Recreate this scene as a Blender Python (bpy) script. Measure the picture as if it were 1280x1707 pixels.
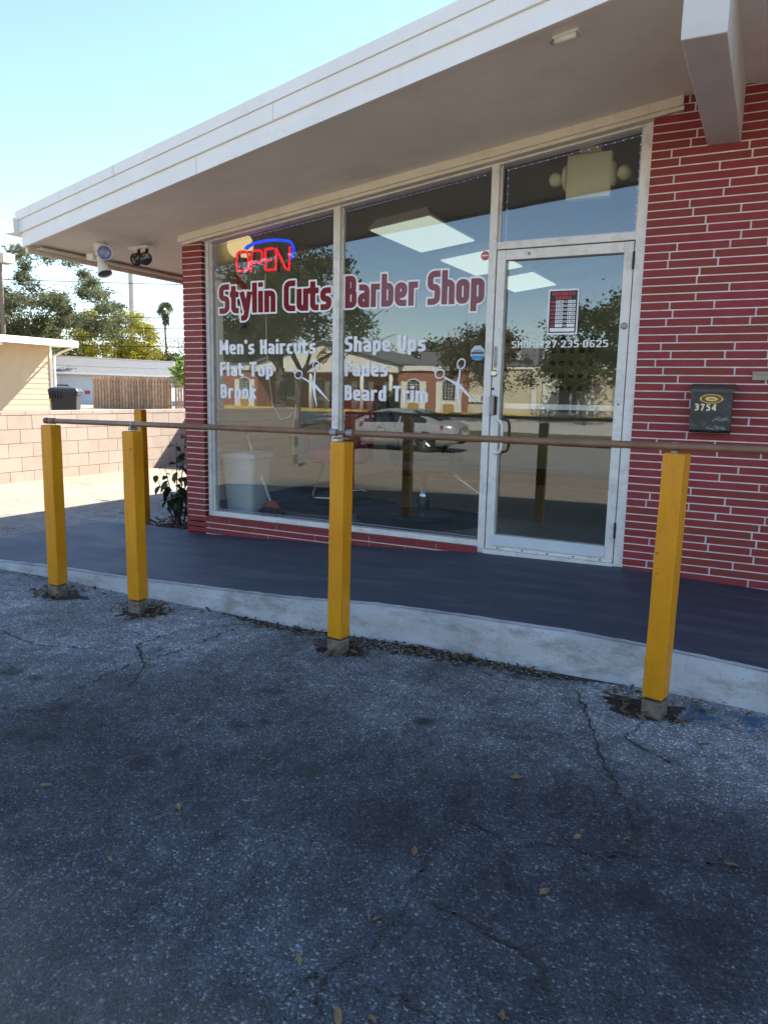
import bpy, math, random
import numpy as np
from mathutils import Vector, Matrix

for o in list(bpy.data.objects):
    bpy.data.objects.remove(o, do_unlink=True)
S = bpy.context.scene
COL = S.collection
R_ = math.radians

# ------------------------------------------------------------------ camera
cam = bpy.data.cameras.new('camera')
cam.sensor_fit = 'VERTICAL'; cam.sensor_height = 24.0; cam.lens = 1247.0 / 1707.0 * 24.0
cam.clip_start = 0.05; cam.clip_end = 2000
cam_o = bpy.data.objects.new('camera', cam); COL.objects.link(cam_o)
yaw, pitch, roll = 0.471445, 0.156322, 0.020612
fw = Vector((-math.sin(yaw) * math.cos(pitch), math.cos(yaw) * math.cos(pitch), -math.sin(pitch)))
rt = Vector((math.cos(yaw), math.sin(yaw), 0)); up = rt.cross(fw)
rt2 = rt * math.cos(roll) + up * math.sin(roll); up2 = -rt * math.sin(roll) + up * math.cos(roll)
M4 = Matrix((rt2, up2, -fw)).transposed().to_4x4()
M4.translation = Vector((1.80566, -5.24949, 1.12088))
cam_o.matrix_world = M4
S.camera = cam_o

# ------------------------------------------------------------------ sky, sun, exposure
SUN = Vector((0.465, 1.0, 1.0)).normalized()
EL = math.asin(SUN.z); AZ = math.atan2(SUN.x, SUN.y)
W = bpy.data.worlds.new('World'); S.world = W; W.use_nodes = True
nt = W.node_tree; nt.nodes.clear()
sky = nt.nodes.new('ShaderNodeTexSky'); sky.sky_type = 'NISHITA'; sky.sun_disc = False
sky.sun_elevation = EL; sky.sun_rotation = AZ; sky.air_density = 1.0; sky.dust_density = 0.1; sky.ozone_density = 1.8
bg = nt.nodes.new('ShaderNodeBackground'); bg.inputs[1].default_value = 0.105
wo = nt.nodes.new('ShaderNodeOutputWorld')
nt.links.new(sky.outputs[0], bg.inputs[0]); nt.links.new(bg.outputs[0], wo.inputs[0])
sl = bpy.data.lights.new('sun', 'SUN'); sl.energy = 5.0; sl.angle = R_(0.53); sl.color = (1.0, 0.95, 0.87)
so = bpy.data.objects.new('sun', sl); COL.objects.link(so); so.location = (20, 40, 45)
so.rotation_euler = (-SUN).to_track_quat('-Z', 'Y').to_euler()
S.view_settings.view_transform = 'Standard'; S.view_settings.look = 'None'
S.view_settings.exposure = 1.75; S.view_settings.gamma = 1.0; S.view_settings.use_curve_mapping = False
S.render.engine = 'CYCLES'
S.cycles.max_bounces = 10; S.cycles.transparent_max_bounces = 24; S.cycles.caustics_reflective = False; S.cycles.caustics_refractive = False

# ------------------------------------------------------------------ mesh helpers
class MB:
    def __init__(s): s.v = []; s.f = []
    def add(s, vs, fs):
        k = len(s.v); s.v += [tuple(p) for p in vs]; s.f += [tuple(i + k for i in f) for f in fs]; return s
    def box(s, x0, x1, y0, y1, z0, z1):
        return s.add([(x0,y0,z0),(x1,y0,z0),(x1,y1,z0),(x0,y1,z0),(x0,y0,z1),(x1,y0,z1),(x1,y1,z1),(x0,y1,z1)],
                     [(3,2,1,0),(4,5,6,7),(0,1,5,4),(1,2,6,5),(2,3,7,6),(3,0,4,7)])
    def hexa(s, p):   # eight corners, bottom ring then top ring (counter-clockwise)
        return s.add(p, [(3,2,1,0),(4,5,6,7),(0,1,5,4),(1,2,6,5),(2,3,7,6),(3,0,4,7)])
    def prism(s, ring0, ring1):
        n = len(ring0)
        return s.add(list(ring0) + list(ring1), [tuple(range(n - 1, -1, -1)), tuple(range(n, 2 * n))] +
                     [(i, (i + 1) % n, n + (i + 1) % n, n + i) for i in range(n)])
    def tube(s, pts, r, n=8, cap=True, closed=False):
        pts = [Vector(p) for p in pts]; m = len(pts)
        rs = [r] * m if not hasattr(r, '__len__') else r
        vs = []; prev = None
        for i in range(m):
            a = pts[i - 1] if (i > 0 or closed) else pts[i]; b = pts[(i + 1) % m] if (i < m - 1 or closed) else pts[i]
            t = (b - a).normalized()
            if prev is None:
                h = Vector((0, 0, 1)) if abs(t.z) < .9 else Vector((1, 0, 0)); u = t.cross(h).normalized()
            else:
                u = (prev - t * prev.dot(t)); u = u.normalized() if u.length > 1e-6 else t.orthogonal().normalized()
            prev = u; w = t.cross(u)
            for k in range(n):
                a_ = 2 * math.pi * k / n; vs.append(pts[i] + (u * math.cos(a_) + w * math.sin(a_)) * rs[i])
        fs = []
        for i in range(m if closed else m - 1):
            j = (i + 1) % m
            for k in range(n):
                fs.append((i * n + k, i * n + (k + 1) % n, j * n + (k + 1) % n, j * n + k))
        if cap and not closed: fs += [tuple(range(n - 1, -1, -1)), tuple(range((m - 1) * n, m * n))]
        return s.add(vs, fs)
    def lathe(s, prof, c=(0, 0, 0), n=20, ax='z'):
        vs = []
        for r, h in prof:
            for k in range(n):
                a = 2 * math.pi * k / n; x, y = r * math.cos(a), r * math.sin(a)
                p = (x, y, h) if ax == 'z' else ((x, h, y) if ax == 'y' else (h, x, y))
                vs.append((c[0] + p[0], c[1] + p[1], c[2] + p[2]))
        fs = [(i * n + k, i * n + (k + 1) % n, (i + 1) * n + (k + 1) % n, (i + 1) * n + k) for i in range(len(prof) - 1) for k in range(n)]
        fs += [tuple(range(n - 1, -1, -1)), tuple(range((len(prof) - 1) * n, len(prof) * n))]
        return s.add(vs, fs)
    def ball(s, c, r, n=16, m=10):
        r = (r, r, r) if not hasattr(r, '__len__') else r
        prof = [(math.sin(math.pi * i / m), -math.cos(math.pi * i / m)) for i in range(1, m)]
        k = len(s.v); s.lathe(prof, (0, 0, 0), n)
        for i in range(k, len(s.v)):
            x, y, z = s.v[i]; s.v[i] = (c[0] + x * r[0], c[1] + y * r[1], c[2] + z * r[2])
        return s
    def xf(s, M):
        s.v = [tuple(M @ Vector(p)) for p in s.v]; return s
    def mesh(s, name):
        me = bpy.data.meshes.new(name); me.from_pydata(s.v, [], s.f); me.update(); return me

def obj(name, mb, mat, parent=None, smooth=False, bev=0, loc=None, seg=2):
    me = mb.mesh(name) if isinstance(mb, MB) else mb
    if mat is not None and len(me.materials) == 0: me.materials.append(mat)
    if smooth: me.shade_smooth()
    o = bpy.data.objects.new(name, me); COL.objects.link(o)
    if parent is not None: o.parent = parent
    if loc is not None: o.location = loc
    if bev:
        b = o.modifiers.new('bevel', 'BEVEL'); b.width = bev; b.segments = seg; b.limit_method = 'ANGLE'; b.angle_limit = R_(40)
    return o
def tag(o, label=None, cat=None, group=None, kind=None):
    if label: o['label'] = label
    if cat: o['category'] = cat
    if group: o['group'] = group
    if kind: o['kind'] = kind
    return o
def thing(name, label, cat, loc=(0, 0, 0), rz=0, group=None):
    o = bpy.data.objects.new(name, None); COL.objects.link(o); o.location = loc; o.rotation_euler = (0, 0, rz)
    return tag(o, label, cat, group)
def copy_tree(o, parent=None):
    c = o.copy(); COL.objects.link(c)
    if parent is not None: c.parent = parent
    for ch in list(o.children): copy_tree(ch, c)
    return c

# ------------------------------------------------------------------ material helpers
class NT:
    def __init__(s, name):
        s.m = bpy.data.materials.new(name); s.m.use_nodes = True; s.t = s.m.node_tree; s.t.nodes.clear()
        s.out = s.t.nodes.new('ShaderNodeOutputMaterial')
    def n(s, typ, **kw):
        x = s.t.nodes.new('ShaderNode' + typ)
        for k, v in kw.items():
            if k.startswith('i_'):
                key = k[2:]; key = int(key) if key.isdigit() else key.replace('_', ' ')
                x.inputs[key].default_value = v
            else: setattr(x, k, v)
        return x
    def l(s, a, b): s.t.links.new(a, b)
    def pos(s):
        if not hasattr(s, '_p'): s._p = s.n('NewGeometry').outputs['Position']
        return s._p
    def val(s, op, a, b=None, c=None):
        x = s.n('Math', operation=op)
        for i, q in enumerate((a, b, c)):
            if q is None: continue
            if hasattr(q, 'links'): s.l(q, x.inputs[i])
            else: x.inputs[i].default_value = q
        return x.outputs[0]
    def ramp(s, src, stops, interp='LINEAR'):
        r = s.n('ValToRGB'); r.color_ramp.interpolation = interp; e = r.color_ramp.elements
        while len(e) < len(stops): e.new(0.5)
        for i, (p, c) in enumerate(stops):
            e[i].position = p; e[i].color = (c if hasattr(c, '__len__') else (c, c, c)) + (1,) if (not hasattr(c, '__len__') or len(c) == 3) else c
        s.l(src, r.inputs[0]); return r.outputs[0]
    def mix(s, f, a, b, blend='MIX'):
        x = s.n('MixRGB', blend_type=blend)
        for i, q in enumerate((f, a, b)):
            if hasattr(q, 'links'): s.l(q, x.inputs[i])
            else: x.inputs[i].default_value = q if i == 0 else tuple(q) + (1,) if hasattr(q, '__len__') else (q, q, q, 1)
        return x.outputs[0]
    def noise(s, scale, detail=4, rough=.55, vec=None, dist=0):
        x = s.n('TexNoise'); x.inputs['Scale'].default_value = scale; x.inputs['Detail'].default_value = detail
        x.inputs['Roughness'].default_value = rough; x.inputs['Distortion'].default_value = dist
        s.l(vec if vec is not None else s.pos(), x.inputs['Vector']); return x.outputs['Fac']
    def scaled(s, v3):
        x = s.n('VectorMath', operation='MULTIPLY'); s.l(s.pos(), x.inputs[0]); x.inputs[1].default_value = v3; return x.outputs[0]
    def bsdf(s, col, rough=.6, metal=0, spec=.4, bump=None, bs=.3, bd=.01):
        b = s.n('BsdfPrincipled'); b.inputs['Metallic'].default_value = metal; b.inputs['Specular IOR Level'].default_value = spec
        if hasattr(col, 'links'): s.l(col, b.inputs['Base Color'])
        else: b.inputs['Base Color'].default_value = tuple(col) + (1,)
        if hasattr(rough, 'links'): s.l(rough, b.inputs['Roughness'])
        else: b.inputs['Roughness'].default_value = rough
        if bump is not None:
            k = s.n('Bump'); k.inputs['Strength'].default_value = bs; k.inputs['Distance'].default_value = bd
            s.l(bump, k.inputs['Height']); s.l(k.outputs[0], b.inputs['Normal'])
        s.b = b; s.l(b.outputs[0], s.out.inputs[0]); return s.m

def mul(c, k): return tuple(min(1, x * k) for x in c)
def M(name, col, rough=.6, var=.12, scale=4, metal=0, spec=.4, fine=60, bs=.15, bd=.003, rnd=0, dirt=None, dirt_amt=.5, dscale=3):
    t = NT(name)
    f = t.noise(scale, 5)
    c = t.ramp(f, [(.3, mul(col, 1 - var)), (.7, mul(col, 1 + var))])
    if rnd:
        oi = t.n('ObjectInfo'); k = t.val('MULTIPLY_ADD', oi.outputs['Random'], 2 * rnd, 1 - rnd)
        hs = t.n('HueSaturation'); t.l(k, hs.inputs['Value']); t.l(c, hs.inputs['Color']); c = hs.outputs[0]
    if dirt:
        d = t.ramp(t.noise(dscale, 8, .7), [(.5, 0.0), (.72, dirt_amt)])
        c = t.mix(d, c, dirt)
    return t.bsdf(c, rough, metal, spec, t.noise(fine, 4), bs, bd)
def emit(name, col, strength):
    t = NT(name); e = t.n('Emission'); e.inputs[0].default_value = tuple(col) + (1,); e.inputs[1].default_value = strength
    t.l(e.outputs[0], t.out.inputs[0]); return t.m

def glass_mat(name, tint=(.93, .95, .93), r0=.075, grime=True):
    t = NT(name); lw = t.n('LayerWeight'); lw.inputs[0].default_value = .5
    f5 = t.val('POWER', lw.outputs['Facing'], 5.0); fr = t.val('MULTIPLY_ADD', f5, 1 - r0, r0)
    tr = t.n('BsdfTransparent'); tr.inputs[0].default_value = tint + (1,)
    gl = t.n('BsdfGlossy'); gl.inputs['Roughness'].default_value = 0.0
    gl.inputs[0].default_value = (.96, .98, 1, 1)
    wb = t.n('Bump'); wb.inputs['Strength'].default_value = 1.0; wb.inputs['Distance'].default_value = .00010; t.l(t.noise(3.2, 2, .5), wb.inputs['Height']); t.l(wb.outputs[0], gl.inputs['Normal'])
    mx = t.n('MixShader'); t.l(fr, mx.inputs[0]); t.l(tr.outputs[0], mx.inputs[1]); t.l(gl.outputs[0], mx.inputs[2])
    res = mx.outputs[0]
    if grime:
        d = t.n('BsdfDiffuse'); d.inputs[0].default_value = (.5, .49, .45, 1)
        g = t.ramp(t.noise(3, 8, .7), [(.45, .0), (.8, .018)])
        m2 = t.n('MixShader'); t.l(g, m2.inputs[0]); t.l(res, m2.inputs[1]); t.l(d.outputs[0], m2.inputs[2]); res = m2.outputs[0]
    t.l(res, t.out.inputs[0]); return t.m

def leaf_mat(name, c0, c1, scale=1.5, trans=.35):
    t = NT(name); f = t.noise(scale, 4, .6); c = t.ramp(f, [(.3, c0), (.7, c1)])
    d = t.n('BsdfPrincipled'); d.inputs['Roughness'].default_value = .55; d.inputs['Specular IOR Level'].default_value = .3; t.l(c, d.inputs['Base Color'])
    tl = t.n('BsdfTranslucent'); t.l(c, tl.inputs[0])
    m = t.n('MixShader'); m.inputs[0].default_value = trans; t.l(d.outputs[0], m.inputs[1]); t.l(tl.outputs[0], m.inputs[2]); t.l(m.outputs[0], t.out.inputs[0])
    return t.m

STAINS = [(1.74, -3.32, 0.16, 0.5), (1.8, -3.43, 0.13, 0.5), (1.59, -3.24, 0.1, 0.75), (-1.36, -2.98, 0.07, 0.75), (-1.2, -2.97, 0.06, 0.75), (-0.76, -3.41, 0.1, 0.75), (-0.64, -3.37, 0.08, 0.75), (-0.82, -3.15, 0.06, 0.75), (-0.04, -2.91, 0.05, 0.75), (0.03, -2.83, 0.04, 0.75), (0.61, -2.49, 0.06, 0.75), (-0.16, -3.33, 0.07, 0.75), (-0.11, -3.23, 0.05, 0.75), (-0.27, -2.97, 0.04, 0.75), (0.83, -3.29, 0.22, 0.5), (0.51, -1.88, 0.28, 0.5), (0.88, -1.67, 0.16, 0.5)]
# asphalt with stone aggregate, old cracks, oil stains and a tone that darkens away from the kerb
def asphalt_mat():
    t = NT('asphalt'); p = t.pos()
    def vor(scale, feat='F1', vec=None):
        v = t.n('TexVoronoi', feature=feat); v.inputs['Scale'].default_value = scale; t.l(vec if vec is not None else p, v.inputs['Vector']); return v
    va = vor(150); vb = vor(330)
    sp = t.n('SeparateColor'); t.l(va.outputs['Color'], sp.inputs[0])
    sq = t.n('SeparateColor'); t.l(vb.outputs['Color'], sq.inputs[0])
    ca = t.ramp(sp.outputs[0], [(0, (.014, .016, .019)), (.5, (.062, .064, .069)), (.86, (.105, .107, .11)), (.94, (.27, .265, .25)), (1, (.55, .53, .49))])
    cb = t.ramp(sq.outputs[0], [(0, (.035, .037, .041)), (.7, (.095, .097, .10)), (1, (.24, .235, .22))])
    c = t.mix(.5, ca, cb)
    # worn, paler areas and darker areas
    big = t.noise(.55, 6, .6)
    c = t.mix(1.0, c, t.ramp(big, [(.34, .62), (.5, 1.0), (.66, 1.5)]), 'MULTIPLY')
    mid = t.noise(4.5, 6, .65)
    c = t.mix(1.0, c, t.ramp(mid, [(.32, .72), (.68, 1.22)]), 'MULTIPLY')
    c = t.mix(1.0, c, t.ramp(t.noise(15, 8, .72), [(.3, .55), (.5, 1.0), (.7, 1.45)]), 'MULTIPLY')
    # darker out on the lot, paler towards the kerb, with a ragged edge
    s = t.n('SeparateXYZ'); t.l(p, s.inputs[0])
    wob = t.val('MULTIPLY', t.val('SUBTRACT', t.noise(1.6, 6, .65), .5), 1.1)
    e1 = t.val('ADD', t.val('MULTIPLY_ADD', s.outputs[0], .55, t.val('MULTIPLY', s.outputs[1], -1.0)), wob)
    dark = t.ramp(e1, [(.0, 1.0), (1.0, 1.0)])
    near = t.n('MapRange'); near.inputs[1].default_value = -3.2; near.inputs[2].default_value = -2.1; near.inputs[3].default_value = 0; near.inputs[4].default_value = 1
    t.l(t.val('ADD', s.outputs[1], t.val('ADD', wob, t.val('MULTIPLY', s.outputs[0], -.16))), near.inputs[0])
    c = t.mix(1.0, c, t.ramp(near.outputs[0], [(0, (.70, .715, .74)), (1, (2.3, 2.3, 2.25))]), 'MULTIPLY')
    # paler old slab right of the long crack
    pale = t.n('MapRange'); pale.inputs[1].default_value = -.02; pale.inputs[2].default_value = .05; pale.inputs[3].default_value = 0; pale.inputs[4].default_value = 1
    t.l(t.val('ADD', t.val('SUBTRACT', s.outputs[0], t.val('MULTIPLY_ADD', s.outputs[1], -0.408994, 0.356722)), t.val('MULTIPLY', wob, .12)), pale.inputs[0])
    py_ = t.n('MapRange'); py_.inputs[1].default_value = -3.0; py_.inputs[2].default_value = -2.3; py_.inputs[3].default_value = 0; py_.inputs[4].default_value = 1
    t.l(t.val('ADD', s.outputs[1], t.val('MULTIPLY', wob, .5)), py_.inputs[0])
    c = t.mix(t.val('MULTIPLY', pale.outputs[0], py_.outputs[0]), c, t.mix(1.0, c, (1.55, 1.55, 1.55), 'MULTIPLY'))
    # sandy fines over the sunlit lot and drive, painted paler for bounce light
    far = t.n('MapRange'); far.inputs[1].default_value = 4.2; far.inputs[2].default_value = 5.6; far.inputs[3].default_value = 0; far.inputs[4].default_value = 1
    dd = t.val('MAXIMUM', t.val('MULTIPLY', s.outputs[0], -1.0), t.val('MULTIPLY_ADD', s.outputs[1], -1.0, .3))
    t.l(t.val('ADD', dd, wob), far.inputs[0])
    sunlit_sand = t.mix(.72, c, t.ramp(t.noise(9, 8, .75), [(.3, (.29, .22, .145)), (.7, (.50, .40, .28))]))
    c = t.mix(far.outputs[0], c, sunlit_sand)
    # cracks
    nz = t.n('TexNoise'); nz.inputs['Scale'].default_value = 2.2; nz.inputs['Detail'].default_value = 8; nz.inputs['Roughness'].default_value = .7; t.l(p, nz.inputs['Vector'])
    off = t.n('VectorMath', operation='MULTIPLY_ADD'); t.l(nz.outputs['Color'], off.inputs[0]); off.inputs[1].default_value = (.42, .42, 0); t.l(p, off.inputs[2])
    cr = vor(.72, 'DISTANCE_TO_EDGE', off.outputs[0]); cr2 = vor(1.9, 'DISTANCE_TO_EDGE', off.outputs[0])
    k1 = t.ramp(cr.outputs['Distance'], [(.0, 1.0), (.006, 0.0)])
    k2 = t.ramp(cr2.outputs['Distance'], [(.0, 1.0), (.009, 0.0)])
    k1 = t.val('MULTIPLY', k1, t.ramp(t.noise(.9, 3), [(.54, 0.0), (.64, .6)]))
    k2 = t.val('MULTIPLY', k2, t.ramp(t.noise(.7, 3, vec=t.scaled((1.3, 1.1, 1))), [(.56, 0.0), (.66, .5)]))
    k = t.val('MULTIPLY', t.val('MAXIMUM', k1, k2), t.val('MULTIPLY_ADD', far.outputs[0], -.85, 1.0))
    c = t.mix(t.val('MULTIPLY', k, .85), c, (.02, .02, .02))
    # drips of oil and mould spots
    st = t.ramp(t.noise(3.4, 3, .5, vec=t.scaled((1, 1.4, 1))), [(.66, 0.0), (.72, .75)])
    c = t.mix(st, c, (.035, .036, .03))

    # old oil drips and tyre-darkened places, each with its own ragged outline
    jit = t.val('MULTIPLY', t.val('SUBTRACT', t.noise(11, 6, .7), .5), .9)
    acc = None
    for (ax, ay, rr, am) in STAINS:
        dv = t.n('VectorMath', operation='DISTANCE'); t.l(p, dv.inputs[0]); dv.inputs[1].default_value = (ax, ay, -.25)
        q = t.val('ADD', t.val('DIVIDE', dv.outputs['Value'], rr), jit)
        g = t.val('MULTIPLY', t.ramp(q, [(.35, 1.0), (1.0, 0.0)]), am)
        acc = g if acc is None else t.val('MAXIMUM', acc, g)
    c = t.mix(acc, c, (.014, .014, .013))
    bmp = t.val('SUBTRACT', t.val('ADD', t.val('MULTIPLY', va.outputs['Distance'], -1.0), t.val('MULTIPLY', mid, .6)), t.val('MULTIPLY', k, 3.0))
    return t.bsdf(c, t.ramp(sp.outputs[1], [(0, .6), (1, .95)]), 0, .35, bmp, .8, .006)
MAT = {}
MAT['asphalt'] = asphalt_mat()

def brick_mat():
    t = NT('red_brick_paint'); oi = t.n('ObjectInfo')
    f = t.noise(9, 5, .6); c = t.ramp(f, [(.3, (.25, .027, .040)), (.72, (.32, .046, .050))])
    c2 = t.mix(t.ramp(oi.outputs['Random'], [(.0, 0.0), (1, .8)]), c, (.22, .042, .026))
    g = t.mix(t.ramp(t.noise(38, 6, .7), [(.62, 0.0), (.75, .35)]), c2, (.10, .015, .02))
    return t.bsdf(g, .62, 0, .35, t.noise(150, 5, .7), .5, .003)
MAT['brick'] = brick_mat()
MAT['mortar'] = M('white_painted_mortar', (.84, .76, .74), .75, .12, 14, fine=120, bs=.4, dirt=(.6, .35, .32), dirt_amt=.35, dscale=20)
MAT['white_fascia'] = M('white_fascia_paint', (.83, .81, .77), .5, .05, 2.5, bs=.15, bd=.004, fine=25, dirt=(.58, .54, .48), dirt_amt=.35, dscale=5)
MAT['soffit'] = M('soffit_paint', (.85, .785, .70), .7, .08, 1.2, bs=.25, fine=45, dirt=(.70, .63, .55), dirt_amt=.6, dscale=1.6)
MAT['trim'] = M('cream_trim_paint', (.76, .69, .56), .5, .05, 4, dirt=(.42, .37, .29), dirt_amt=.4, dscale=7)
MAT['alu'] = M('painted_aluminium_frame', (.78, .75, .70), .42, .06, 6, spec=.5, dirt=(.34, .31, .27), dirt_amt=.55, dscale=11)
MAT['kick'] = M('pale_kick_plate', (.66, .69, .72), .35, .05, 6, dirt=(.4, .4, .4), dirt_amt=.35, dscale=12)
MAT['beam'] = M('grey_beam_paint', (.60, .58, .55), .6, .05, 3, dirt=(.42, .4, .37), dirt_amt=.4, dscale=4)
MAT['glass'] = glass_mat('window_glass')
MAT['walk'] = None
MAT['steel'] = M('galvanised_steel', (.30, .29, .29), .5, .2, 30, metal=.6)
MAT['chrome'] = M('chrome', (.75, .75, .76), .12, .03, 10, metal=1, bs=0)
MAT['black_metal'] = M('black_metal', (.018, .018, .019), .4, .1, 10)
MAT['white_plastic'] = M('white_plastic', (.75, .74, .70), .4, .03, 8)
MAT['cream_plastic'] = M('cream_plastic', (.82, .78, .56), .5, .04, 8)

def walk_mat():
    t = NT('slate_blue_floor_paint'); f = t.noise(1.3, 6, .6)
    c = t.ramp(f, [(.3, (.036, .049, .071)), (.7, (.053, .068, .093))])
    c = t.mix(t.ramp(t.noise(2.4, 8, .7, vec=t.scaled((.5, 3, 1))), [(.47, 0.0), (.70, .8)]), c, (.105, .118, .14))
    c = t.mix(t.ramp(t.noise(24, 8, .75), [(.6, 0.0), (.74, .4)]), c, (.12, .125, .135))
    return t.bsdf(c, t.ramp(f, [(.3, .5), (.7, .7)]), 0, .4, t.noise(70, 6, .7), .35, .003)
MAT['walk'] = walk_mat()
def kerb_mat():
    t = NT('white_kerb_paint'); c = t.ramp(t.noise(4, 6), [(.3, (.40, .395, .38)), (.7, (.54, .535, .52))])
    c = t.mix(t.ramp(t.noise(7, 9, .75, vec=t.scaled((.6, 1, 1.6))), [(.48, 0.0), (.66, .8)]), c, (.25, .235, .20))
    c = t.mix(t.ramp(t.noise(60, 8, .8), [(.57, 0.0), (.66, .7)]), c, (.13, .12, .1))
    c = t.mix(t.ramp(t.noise(1.1, 3, .5, vec=t.scaled((2, 0, 0))), [(.62, 0.0), (.68, .55)]), c, (.27, .23, .16))
    return t.bsdf(c, .8, 0, .3, t.noise(55, 8, .75), .6, .006)
MAT['kerb'] = kerb_mat()
def yellow_mat():
    t = NT('yellow_post_paint'); c = t.ramp(t.noise(3, 6), [(.3, (.62, .245, .001)), (.7, (.72, .31, .002))])
    c = t.mix(t.ramp(t.noise(14, 8, .75, vec=t.scaled((3, 3, .45))), [(.52, 0.0), (.74, .6)]), c, (.34, .13, .008))
    c = t.mix(t.ramp(t.noise(26, 4, .6), [(.69, 0.0), (.71, .8)]), c, (.13, .08, .04))
    return t.bsdf(c, .42, 0, .45, t.noise(30, 6, .6, vec=t.scaled((6, 6, .7))), .35, .004)
MAT['yellow'] = yellow_mat()
MAT['bare_wood'] = M('bare_grey_wood', (.17, .14, .10), .85, .45, 22, bs=.4, fine=90)
MAT['pipe'] = M('brown_painted_pipe', (.20, .108, .055), .38, .16, 9, spec=.5, dirt=(.30, .20, .13), dirt_amt=.4, dscale=9)
MAT['soil'] = M('dark_soil', (.045, .036, .028), .95, .4, 30, bs=.9, bd=.02, fine=40)
MAT['litter'] = leaf_mat('dry_leaf', (.05, .03, .018), (.20, .12, .06), 45, .15)
MAT['in_wall_'] = M('header_paint', (.45, .42, .36), .8)
MAT['roof_top'] = M('roof_membrane', (.55, .55, .54), .8, .1, 2)

# ------------------------------------------------------------------ ground, street
PROF = [(-400, 0), (-60, 0.0), (-37, -.05), (-27, -.65), (-24, -.8), (-17, -.8), (-14, -.75), (-9, -.58), (-6.5, -.42), (-4.6, -.25), (6, -.25), (9.5, 0.0), (20, .03), (60, .05), (500, .05)]
def gz(y):
    for (a, za), (b, zb) in zip(PROF, PROF[1:]):
        if a <= y <= b:
            t = (y - a) / (b - a); return za + (zb - za) * t
    return 0
def sheet(xs, ys, dz=0, zf=None):
    m = MB(); nx = len(xs)
    for y in ys:
        for x in xs: m.v.append((x, y, (zf(x, y) if zf else gz(y)) + dz))
    for j in range(len(ys) - 1):
        for i in range(nx - 1):
            a = j * nx + i; m.f.append((a, a + 1, a + nx + 1, a + nx))
    return m
gx = [-600, -200, -80, -40, -20, -10, -5, 0, 5, 10, 20, 40, 80, 200, 600]
gy = sorted(set([p[0] for p in PROF] + [-30, -33, -20, -11.5, -5.5, -3, -1, 1, 3, 7, 8, 12, 30, 100, 200]))
tag(obj('ground', sheet(gx, gy), MAT['asphalt']), kind='structure')
MAT['street'] = M('grey_street_asphalt', (.24, .22, .19), .9, .15, 1.5, bs=.5, fine=90, bd=.006)
tag(obj('street', sheet([-150, -60, -30, -15, 0, 15, 30, 60, 150], [-24, -22, -17, -14, -12.2], .005), MAT['street']), kind='structure')
MAT['grass_base'] = M('dry_grass', (.115, .10, .045), .95, .4, 5, bs=1, bd=.05, fine=18)
tag(obj('grass_verge', sheet([-150, -60, -30, -15, 0, 15, 30, 60, 150], [-28.5, -27, -25.2, -24.3], .06), MAT['grass_base']), kind='structure')
MAT['concrete'] = M('pale_concrete', (.46, .43, .37), .85, .1, 2, bs=.3)
tag(obj('far_pavement', sheet([-150, -60, -30, -15, 0, 15, 30, 60, 150], [-37.4, -36, -33, -29, -28.5], .03), MAT['concrete']), kind='structure')
MAT['yellow_kerb'] = M('yellow_kerb_paint', (.62, .40, .06), .7, .12, 3)
k = MB(); k.box(-60, 12, -37.0, -36.8, -.2, .12)
tag(obj('far_kerb', k, MAT['yellow_kerb'], bev=.02), kind='structure')

# ------------------------------------------------------------------ sidewalk and kerb
def lerp_tab(x, tab):
    if x <= tab[0][0]: return tab[0][1]
    for (a, za), (b, zb) in zip(tab, tab[1:]):
        if x <= b: return za + (zb - za) * (x - a) / (b - a)
    return tab[-1][1]
def walk_z(x, y):
    zw = lerp_tab(x, [(-4.4, -.20), (-2.82, -.158), (-1.3, -.098), (-.1, -.03), (1.0, -.012), (1.9, -.046), (7, -.06)])
    return max(zw + .016 * y, -.243 if x < -4.2 else -.4)
def kerb_y(x): return -1.62 + .025 * math.sin(x * 1.7) + .012 * math.sin(x * 4.3 + 1)
xs = [-4.2 + i * .14 for i in range(81)]
m = MB(); nx = len(xs)
ts = [0, .04, .12, .25, .4, .55, .7, .85, .97, 1.0]
for t_ in ts:
    for x in xs:
        x2 = x
        if x < -3.95: x2 = x - .05 * math.sin(math.pi * t_)
        y = (0.2 if x > -2.9 else 0.02) * (1 - t_) + kerb_y(x) * t_
        m.v.append((x2, y, walk_z(x, min(y, 0))))
for j in range(len(ts) - 1):
    for i in range(nx - 1):
        a = j * nx + i; m.f.append((a + nx, a + nx + 1, a + 1, a))
kk = len(m.v)   # left end skirt down to the ground
for j in range(len(ts)):
    v = m.v[j * nx]; m.v.append((v[0] - .03, v[1], -.27))
for j in range(len(ts) - 1): m.f.append((j * nx, (j + 1) * nx, kk + j + 1, kk + j)[::-1])
walk = tag(obj('sidewalk', m, MAT['walk'], smooth=True), kind='structure')
rng = random.Random(3)
m = MB(); prof = [(.035, .003), (.012, .004), (-.004, -.004), (-.012, -.03), (-.022, -.5), (-.034, -1.0), (-.05, -1.05)]
xs2 = [-4.25 + i * .05 for i in range(226)]
for q, (dy, dz) in enumerate(prof):
    for x in xs2:
        yy = kerb_y(x); zt = walk_z(max(x, -4.2), yy); h = zt + .25
        jit = rng.uniform(-.007, .007) if q == 0 else rng.uniform(-.0025, .0025)
        z = zt + (dz if dz > -.02 else dz * h)
        m.v.append((x, yy + dy + jit, z))
n2 = len(xs2)
for j in range(len(prof) - 1):
    for i in range(n2 - 1):
        a = j * n2 + i; m.f.append((a + n2, a + n2 + 1, a + 1, a))
obj('kerb', m, MAT['kerb'], walk, smooth=True)
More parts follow.
